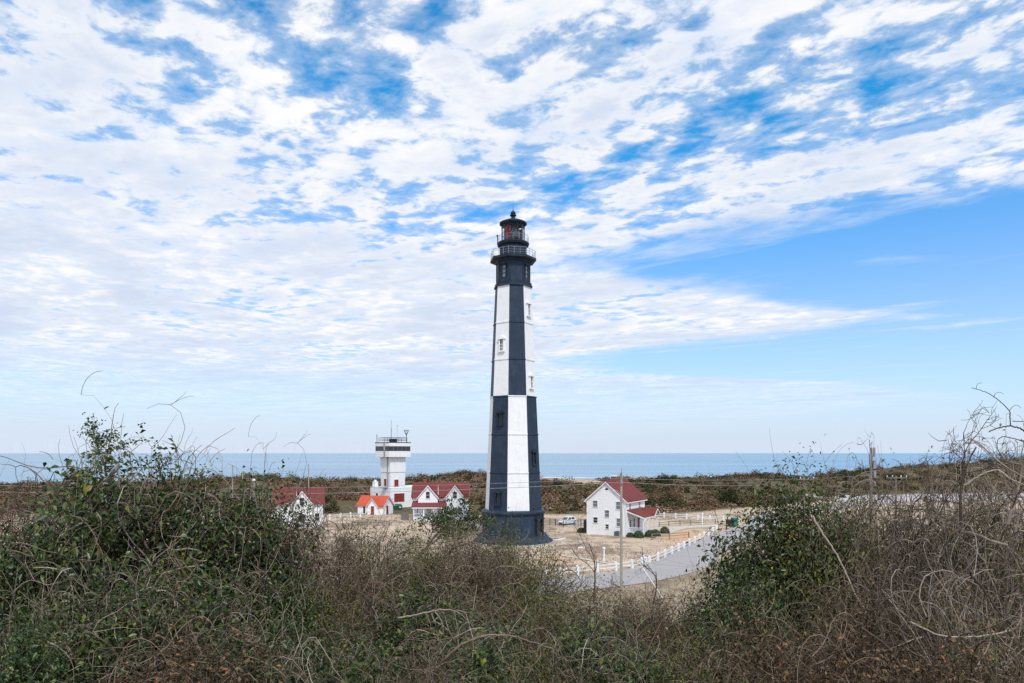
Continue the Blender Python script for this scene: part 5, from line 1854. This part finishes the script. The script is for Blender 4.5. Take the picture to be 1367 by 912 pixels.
def sapling(name, px, py, Y, height_, lab, seed, bark='grey_bark', tint=0.3, lean=(0, 0), rad=0.03, leafn=0, leafm='green_leaf', ls=0.06, depth=3, spread=0.6, z=None, curl=0.1, nk=(3, 6), cat='sapling', leaf_out=True, tintl=(0.1, 0.9)):
    x = (px - CX) / F * Y
    z = CZ - (py - HY) / F * Y if z is None else z
    g = np.random.default_rng(seed)
    root = tag(empty(name, (x, Y, z)), lab, cat)
    limbs = branch_tree((0, 0, 0), (lean[0], lean[1], 1.0), height_, rad, depth, g, curl, spread, nk)
    link('trunk', np_mesh('trunk', *limb_mesh(limbs[:1], tint, g, 8)[:2], MATS[bark], limb_mesh(limbs[:1], tint, np.random.default_rng(1), 8)[2]), root)
    if len(limbs) > 1:
        o = link('branches', np_mesh('branches', *limb_mesh(limbs[1:], tint, g, 4)[:2], MATS[bark], limb_mesh(limbs[1:], tint, np.random.default_rng(2), 4)[2]), root)
        o['kind'] = 'stuff'
    if leafn:
        ends = [l[0] for l in limbs if l[1] < rad * 0.6] or [l[0] for l in limbs]
        E = np.concatenate([e[3:] for e in ends])
        pos = E[g.integers(0, len(E), leafn)] + g.normal(size=(leafn, 3)) * ls * 0.7
        nrm = unit(np.array([0, -0.3, 0.7]) + g.normal(size=(leafn, 3)) * 0.7)
        M = leaves(pos, nrm, ls * g.uniform(0.6, 1.2, leafn), g.uniform(*tintl, leafn), g)
        o = link('foliage', np_mesh('foliage', *M[:2], MATS[leafm], M[2]), root)
        o['kind'] = 'stuff'
    return root


# sprig with round leaves above the left thicket, where the bird sits
sapling('leafy_sapling', 146, 660, 11.4, 0.95, 'leafy sapling reaching above the horizon beside the bird', 5, leafn=620, ls=0.062, rad=0.014, depth=2, spread=0.75, nk=(4, 7), lean=(-0.05, 0))
sapling('leafy_sapling', 112, 668, 11.2, 0.6, 'low leafy sapling left of the bird', 9, leafn=420, ls=0.058, rad=0.010, depth=2, spread=0.9, nk=(4, 6), lean=(-0.2, 0))
sapling('leafy_sapling', 195, 648, 11.4, 0.55, 'thin sapling with a leafy tip bending right of the bird', 14, leafn=130, ls=0.06, rad=0.008, depth=2, spread=0.8, lean=(0.3, 0))
sapling('dead_sapling', 213, 650, 11.6, 0.62, 'forked bare twig against the sea right of the bird', 21, rad=0.010, depth=2, spread=0.55, nk=(3, 5), lean=(0.15, 0), tint=0.35)
sapling('leafy_sapling', 284, 664, 12.0, 0.55, 'upright pale green sprig above the left thicket', 33, leafn=240, ls=0.055, rad=0.009, depth=2, spread=0.45, lean=(0.0, 0), leafm='olive_leaf', tintl=(0.3, 0.75))
# leaning wind-bent tree before the middle cottage
sapling('leaning_tree', 552, 752, 27.0, 2.3, 'wind-bent small tree with leafy crown leaning right before the middle cottage', 41, leafn=3600, ls=0.115, rad=0.065, depth=3, spread=0.55, nk=(4, 7), lean=(0.95, 0.0), cat='tree', tint=0.3, tintl=(0.05, 0.85))
# bare saplings in front of the road
sapling('dead_sapling', 792, 806, 17.0, 1.55, 'leafless dark sapling left of the wooden pole', 52, rad=0.022, depth=3, spread=0.55, tint=0.15, nk=(3, 6), lean=(0.0, 0), bark='brown_bark')
sapling('dead_sapling', 872, 818, 15.0, 1.0, 'leafless dark sapling before the road near the guy wire', 57, rad=0.018, depth=3, spread=0.55, tint=0.12, nk=(3, 6), bark='brown_bark')
# dead sapling on the right skyline
sapling('dead_sapling', 1283, 700, 9.5, 1.15, 'tall dead sapling against the sky near the right edge', 64, rad=0.020, depth=3, spread=0.8, tint=0.15, nk=(4, 7), lean=(-0.02, 0))
sapling('dead_sapling', 1238, 655, 10.5, 0.5, 'short bare twig left of the tall dead sapling', 66, rad=0.008, depth=2, spread=0.6, tint=0.2, lean=(-0.3, 0))
sapling('dead_sapling', 1345, 700, 8.8, 0.8, 'spreading grey dead branches at the right edge', 71, rad=0.022, depth=3, spread=0.9, tint=0.6, nk=(4, 7), lean=(0.1, 0))


def branch(name, pts, r0, r1, lab, tint=0.5, bark='vine_bark', side=()):
    """a single limb through given 3d points, with side shoots"""
    o = Vector(pts[0])
    Q = smooth_line([tuple(Vector(p_) - o) for p_ in pts], 8)
    g = np.random.default_rng(int(abs(pts[0][0]) * 100) + len(pts))
    P = np.array(Q)[None] + g.normal(size=(1, len(Q), 3)) * r0 * 0.25
    root = tag(empty(name, o), lab, 'branch')
    M = tubes(P, np.array([r0]), np.array([r1]), np.array([tint]), 7)
    link('limb', np_mesh('limb', *M[:2], MATS[bark], M[2], True), root)
    for sp in side:
        Q2 = np.array(smooth_line([tuple(Vector(p_) - o) for p_ in sp], 6))[None]
        M = tubes(Q2, np.array([r0 * 0.5]), np.array([r1 * 0.6]), np.array([tint]), 5)
        link('side_shoot', np_mesh('side_shoot', *M[:2], MATS[bark], M[2], True), root)
    return root


def A(px, py, Y):
    return at(px, py, Y)


branch('dead_branch', [A(578, 905, 7.6), A(596, 878, 7.4), A(625, 856, 7.3), A(660, 848, 7.3), A(695, 852, 7.4), A(740, 868, 7.6)], 0.019, 0.006, 'thick arching dead branch at the bottom centre', 0.62)
branch('dead_branch', [A(532, 825, 9.0), A(560, 820, 8.9), A(590, 814, 8.9), A(612, 818, 9.0), A(636, 842, 9.1)], 0.013, 0.004, 'pale drooping branch above the arching dead branch', 0.85,
       side=([A(580, 816, 8.9), A(590, 830, 8.8), A(592, 846, 8.8)], [A(606, 815, 8.9), A(610, 835, 8.9), A(612, 854, 8.9)]))
branch('vine_shoot', [A(1398, 960, 7.9), A(1394, 780, 7.7), A(1388, 660, 7.6), A(1378, 595, 7.5), A(1368, 576, 7.5), A(1350, 569, 7.5), A(1335, 571, 7.5), A(1320, 576, 7.5)], 0.012, 0.006, 'dark forked branch entering from the right edge against the sky', 0.1, 'grey_bark')
branch('vine_shoot', [A(1349, 569, 7.5), A(1348, 556, 7.5), A(1347, 548, 7.5), A(1330, 532, 7.5), A(1312, 522, 7.5), A(1297, 518, 7.5)], 0.006, 0.003, 'thin curling vine shoot highest against the sky at right', 0.15, 'grey_bark',
       side=([A(1347, 549, 7.5), A(1352, 543, 7.5), A(1358, 541, 7.5), A(1363, 545, 7.5)], [A(1327, 530, 7.5), A(1329, 525, 7.5), A(1335, 524, 7.5), A(1340, 526, 7.5)], [A(1303, 520, 7.5), A(1305, 513, 7.5), A(1311, 511, 7.5)]))
branch('vine_shoot', [A(1372, 590, 7.6), A(1355, 586, 7.6), A(1340, 583, 7.6), A(1332, 588, 7.6), A(1332, 600, 7.6), A(1340, 612, 7.7)], 0.006, 0.003, 'looping thin vine just above the horizon at the right edge', 0.2, 'grey_bark')
branch('dead_branch', [A(1288, 648, 8.5), A(1310, 634, 8.4), A(1332, 628, 8.3), A(1350, 640, 8.2), A(1375, 650, 8.2)], 0.011, 0.006, 'pale grey dead branch across the right leafless thicket', 0.95, 'grey_bark')
branch('dead_branch', [A(1296, 585, 8.6), A(1316, 600, 8.5), A(1338, 620, 8.4), A(1372, 640, 8.3)], 0.010, 0.006, 'grey bent branch below the sky at the right edge', 0.8, 'grey_bark')
branch('dead_branch', [A(1085, 690, 11.0), A(1100, 715, 10.6), A(1120, 745, 10.3), A(1140, 790, 10.0), A(1165, 830, 9.6)], 0.016, 0.010, 'slanting grey branch over the large right shrub', 0.75, 'grey_bark')
branch('dead_branch', [A(1150, 838, 6.6), A(1185, 865, 6.6), A(1210, 905, 6.6)], 0.014, 0.012, 'dark bent stem in the bottom right thicket', 0.15, 'grey_bark')
branch('dead_branch', [A(1215, 830, 7.0), A(1255, 848, 7.0), A(1300, 850, 7.0), A(1350, 842, 7.0)], 0.011, 0.007, 'long sagging pale branch across the lower right brush', 0.8, 'grey_bark')
branch('dead_branch', [A(1295, 765, 7.4), A(1315, 790, 7.4), A(1332, 815, 7.4), A(1352, 835, 7.4)], 0.014, 0.010, 'dark slanting stem in the right edge brush', 0.1, 'grey_bark')


# ------------------------------------------------------------------ bird
def build_bird():
    x, y, z = A(153, 633, 10.0)
    root = tag(empty('perched_bird', (x, y, z), R(15)), 'small grey bird perched on top of the left thicket', 'bird')
    sp = [(-0.155, -0.11, 0.006, 0.016), (-0.11, -0.065, 0.008, 0.018), (-0.07, -0.025, 0.016, 0.02), (-0.045, 0.005, 0.030, 0.030), (-0.015, 0.04, 0.040, 0.040), (0.015, 0.075, 0.038, 0.037),
          (0.032, 0.105, 0.027, 0.027), (0.040, 0.128, 0.026, 0.025), (0.052, 0.145, 0.020, 0.020), (0.068, 0.150, 0.008, 0.008)]
    v, f, n = [], [], 12
    for i, (sx_, sz, a_, b_) in enumerate(sp):
        p0, p1 = sp[max(0, i - 1)], sp[min(len(sp) - 1, i + 1)]
        d = Vector((p1[0] - p0[0], 0, p1[1] - p0[1])).normalized()
        up = Vector((-d.z, 0, d.x))
        for k in range(n):
            an = 2 * math.pi * k / n
            v.append(tuple(Vector((sx_, 0, sz)) + up * a_ * math.cos(an) + Vector((0, 1, 0)) * b_ * math.sin(an)))
    for i in range(len(sp) - 1):
        for k in range(n):
            f.append((i * n + k, i * n + (k + 1) % n, (i + 1) * n + (k + 1) % n, (i + 1) * n + k))
    f += [tuple(range(n))[::-1], tuple(range((len(sp) - 1) * n, len(sp) * n))]
    MB().add(v, f).build('body', MATS['bird_grey'], root, smooth_=True)
    MB().tube([(0.066, 0, 0.150), (0.088, 0, 0.147)], [0.006, 0.001], 6).build('beak', MATS['bird_dark'], root)
    for s in (-1, 1):
        MB().add([(0.02, s * 0.040, 0.085), (-0.02, s * 0.046, 0.055), (-0.085, s * 0.022, -0.03), (-0.05, s * 0.036, 0.0), (0.0, s * 0.047, 0.04)], [(0, 1, 2), (0, 2, 3), (0, 3, 4)] if s > 0 else [(2, 1, 0), (3, 2, 0), (4, 3, 0)]).build('wing', MATS['bird_dark'], root)
        MB().tube([(-0.01, s * 0.016, 0.01), (0.0, s * 0.016, -0.03), (0.012, s * 0.016, -0.05)], 0.0035, 5).build('leg', MATS['bird_dark'], root)
        MB().lathe([(0.001, -0.005), (0.005, 0), (0.001, 0.005)], 8).build('eye', MATS['tyre'], root, (0.054, s * 0.0195, 0.150))


build_bird()
branch('dead_branch', [A(118, 668, 10.5), A(135, 646, 10.2), A(150, 638, 10.0), A(162, 639, 9.98), A(182, 652, 10.2), A(200, 690, 10.6)], 0.010, 0.005, 'bent grey vine under the perched bird', 0.7)


# ------------------------------------------------------------------ dune scrub
def scrub_cloud(cx, cy, cz, w, h, n, size, tint, g, flat=0.8):
    """leaf-mass faces through one bush"""
    d = on_dome(n, g, -0.15)
    n = len(d)
    r = (lump(d, cx * 0.7 + cy) * g.uniform(0.55, 1.0, n))[:, None]
    pos = np.array([cx, cy, cz]) + d * r * np.array([w / 2, w / 2, h])
    nrm = unit(d + np.array([0, -0.1, 0.5]) + g.normal(size=(n, 3)) * 0.5)
    return leaves(pos, nrm, size * g.uniform(0.6, 1.4, n), np.clip(tint + g.normal(size=n) * 0.10, 0, 1), g, 0.8)


def scrub_cover():
    g = np.random.default_rng(77)
    parts = []
    cnt = 0
    while cnt < 2500:
        Y = g.uniform(150, 305)
        c = g.uniform(-120, 1500)
        X = (c - CX) / F * Y
        y0 = np.interp(c, [300, 900, 1050, 1200, 1400], [150, 153, 183, 226, 236])
        if Y < y0 + g.uniform(0, 6): continue
        if 690 < c < 800 and Y > 248: continue
        if 450 < c < 600 and Y < 192: continue
        if road_dist(X, Y) < 6: continue
        if float(fbm(np.array(X * 0.022 + 90), np.array(Y * 0.03 + 20), 3)) > 0.63 and Y > y0 + 18: continue
        w = g.uniform(2.0, 5.5) * (1.5 if g.random() < 0.08 else 1.0)
        h = w * g.uniform(0.22, 0.62)
        low = (Y - y0) < 12
        pn = float(fbm(np.array(X * 0.03 + 60), np.array(Y * 0.03 + 60), 3))
        if g.random() < 0.30 + (pn - 0.5) * 1.8:
            tint = g.uniform(0.05, 0.42)
        else:
            tint = g.uniform(0.45, 0.85)
        if low and g.random() < 0.5: tint = g.uniform(0.55, 0.95); h *= 0.7
        parts.append(scrub_cloud(X, Y, ground_z(X, Y) - 0.1, w, h, int(55 + 20 * w * (230 / Y)), 0.50, tint, g))
        cnt += 1
    M = merge(parts)
    tag(link('dune_scrub', np_mesh('dune_scrub', *M[:2], MATS['scrub'], M[2])), 'low brown and olive scrub covering the dunes before the sea', 'scrub', kind='stuff')


scrub_cover()


def scrub_bush(px, py, Y, w, h, tint, lab):
    g = np.random.default_rng(int(px * 3 + py))
    x = (px - CX) / F * Y
    z = ground_z(x, Y)
    root = tag(empty('dune_bush', (x, Y, z)), lab, 'bush')
    P = grow(np.zeros((5, 3)), np.stack([g.normal(size=5) * 0.6, g.normal(size=5) * 0.6, np.ones(5)], 1), np.full(5, h * 0.12), 6, 0.1, g=g)
    M = tubes(P, np.full(5, 0.09), np.full(5, 0.04), np.full(5, 0.3), 5)
    link('trunk', np_mesh('trunk', *M[:2], MATS['grey_bark'], M[2]), root)
    M = merge([scrub_cloud(dx * w, dy * w, dz * h, w * s_, h * s_, int(900 * s_), 0.34, tint, g) for dx, dy, dz, s_ in ((0, 0, 0.1, 1.0), (-0.32, -0.1, 0.05, 0.65), (0.33, -0.05, 0.0, 0.7), (0.05, -0.2, 0.3, 0.6))])
    o = link('crown', np_mesh('crown', *M[:2], MATS['scrub'], M[2]), root)


for a_ in ((705, 668, 200, 6.0, 2.6, 0.12, 'dark green bush on the dunes right of the lighthouse'),
           (882, 640, 262, 11, 3.0, 0.06, 'dark evergreen bush on the dune crest above the porch house roof'),
           (972, 672, 178, 6.0, 5.2, 0.10, 'large dark green bush among brown scrub above the road end'),
           (945, 680, 172, 5.5, 3.4, 0.70, 'brown rounded bush left of the large dark green bush'),
           (1002, 678, 176, 5.5, 4.2, 0.62, 'reddish brown bush right of the large dark green bush'),
           (895, 672, 190, 6.0, 3.2, 0.66, 'pale brown bush behind the porch house chimney side'),
           (462, 668, 188, 6.0, 3.2, 0.78, 'grey bare bush between the left cottage and the watch tower'),
           (430, 676, 176, 6.0, 2.5, 0.20, 'olive bush behind the left cottage roof'),
           (358, 646, 230, 6.0, 2.6, 0.33, 'yellow-green bush on the dune top left of the left cottage'),
           (620, 640, 262, 9, 2.6, 0.45, 'rounded olive dune bush on the skyline left of the lighthouse'),
           (1130, 638, 262, 10, 3.2, 0.15, 'dark bush on the dune crest left of the aerial pole'),
           (1195, 632, 262, 9, 3.0, 0.18, 'dark bush on the dune crest right of the aerial pole')):
    scrub_bush(*a_)


# clipped bushes round the porch
def hedge(x, y, w, h, lab, seed):
    g = np.random.default_rng(seed)
    p_ = loc_of(PH[0], PH[1], x, y, 0)
    root = tag(empty('porch_bush', p_, PH[1]), lab, 'bush', 'bushes planted round the porch')
    d = on_dome(1500, g, -0.2)
    pos = d * np.array([w / 2, w / 2, h]) * g.uniform(0.75, 1.0, len(d))[:, None]
    M = leaves(pos, unit(d + g.normal(size=d.shape) * 0.4), 0.14 * g.uniform(0.7, 1.2, len(d)), np.clip(g.normal(0.45, 0.15, len(d)), 0, 0.9), g, 0.8)
    link('foliage', np_mesh('foliage', *M[:2], MATS['green_leaf'], M[2]), root)
    M = tubes(grow(np.zeros((4, 3)), np.stack([g.normal(size=4) * 0.5, g.normal(size=4) * 0.5, np.ones(4)], 1), np.full(4, h * 0.15), 5, 0.1, g=g), np.full(4, 0.03), np.full(4, 0.015), np.full(4, 0.3), 5)
    link('stem', np_mesh('stem', *M[:2], MATS['brown_bark'], M[2]), root)


W_ = PH[2]
hedge(W_ + 0.9, -0.4, 1.4, 0.8, 'small clipped bush at the near corner of the porch house', 1)
hedge(W_ + 2.2, -0.1, 1.9, 1.1, 'rounded green bush at the near end of the porch', 2)
hedge(W_ + 3.6, 1.6, 2.0, 1.2, 'larger green bush in front of the porch railing', 3)
hedge(W_ + 3.7, 3.6, 1.9, 1.1, 'green bush before the middle of the porch', 4)
hedge(W_ + 4.0, 7.6, 1.8, 1.2, 'dark bush at the far corner of the porch', 5)
hedge(-1.6, 1.2, 1.6, 0.9, 'brownish green bush left of the porch house by the cellar hatch', 6)


# ------------------------------------------------------------------ dry grass
def grass():
    g = np.random.default_rng(5)
    n = 20000
    c = g.uniform(-60, 1430, n * 2)
    Y = 60 + 105 * g.random(n * 2) ** 1.2
    X = (c - CX) / F * Y
    k = fbm(X * 0.16 + 9, Y * 0.16 + 9, 3)
    near = np.zeros(len(X))
    y0 = np.interp(c, [300, 900, 1050, 1200, 1400], [150, 153, 183, 226, 236])
    edge = np.abs(Y - y0) < 8
    rd = road_dist(X, Y)
    verge = (rd > 3.4) & (rd < 6.5)
    right = (rd > 3.3) & (X > np.interp(Y, RCY[np.argsort(RCY)], RCX[np.argsort(RCY)]))
    keep = (rd > 3.3) & ((k > 0.56) | (edge & (k > 0.36)) | (right & (k > 0.38)) | (verge & (k > 0.45)))
    X, Y = X[keep][:n], Y[keep][:n]
    # not inside buildings
    Z = height(X, Y)
    m_ = len(X)
    hgt = g.uniform(0.10, 0.42, m_)
    ang = g.uniform(0, math.pi, m_)
    dx, dy = np.cos(ang) * 0.05, np.sin(ang) * 0.05
    lean = g.normal(size=(m_, 2)) * 0.16
    V = np.stack([np.stack([X - dx, Y - dy, Z - 0.02], 1), np.stack([X + dx, Y + dy, Z - 0.02], 1), np.stack([X + lean[:, 0], Y + lean[:, 1], Z + hgt], 1)], 1).reshape(-1, 3)
    Ft = np.arange(m_ * 3).reshape(-1, 3)
    tag(link('dry_grass', np_mesh('dry_grass', V, Ft, MATS['dry_grass'], np.repeat(g.random(m_), 3))), 'tufts of dry straw-coloured grass over the sandy grounds', 'grass', kind='stuff')


grass()
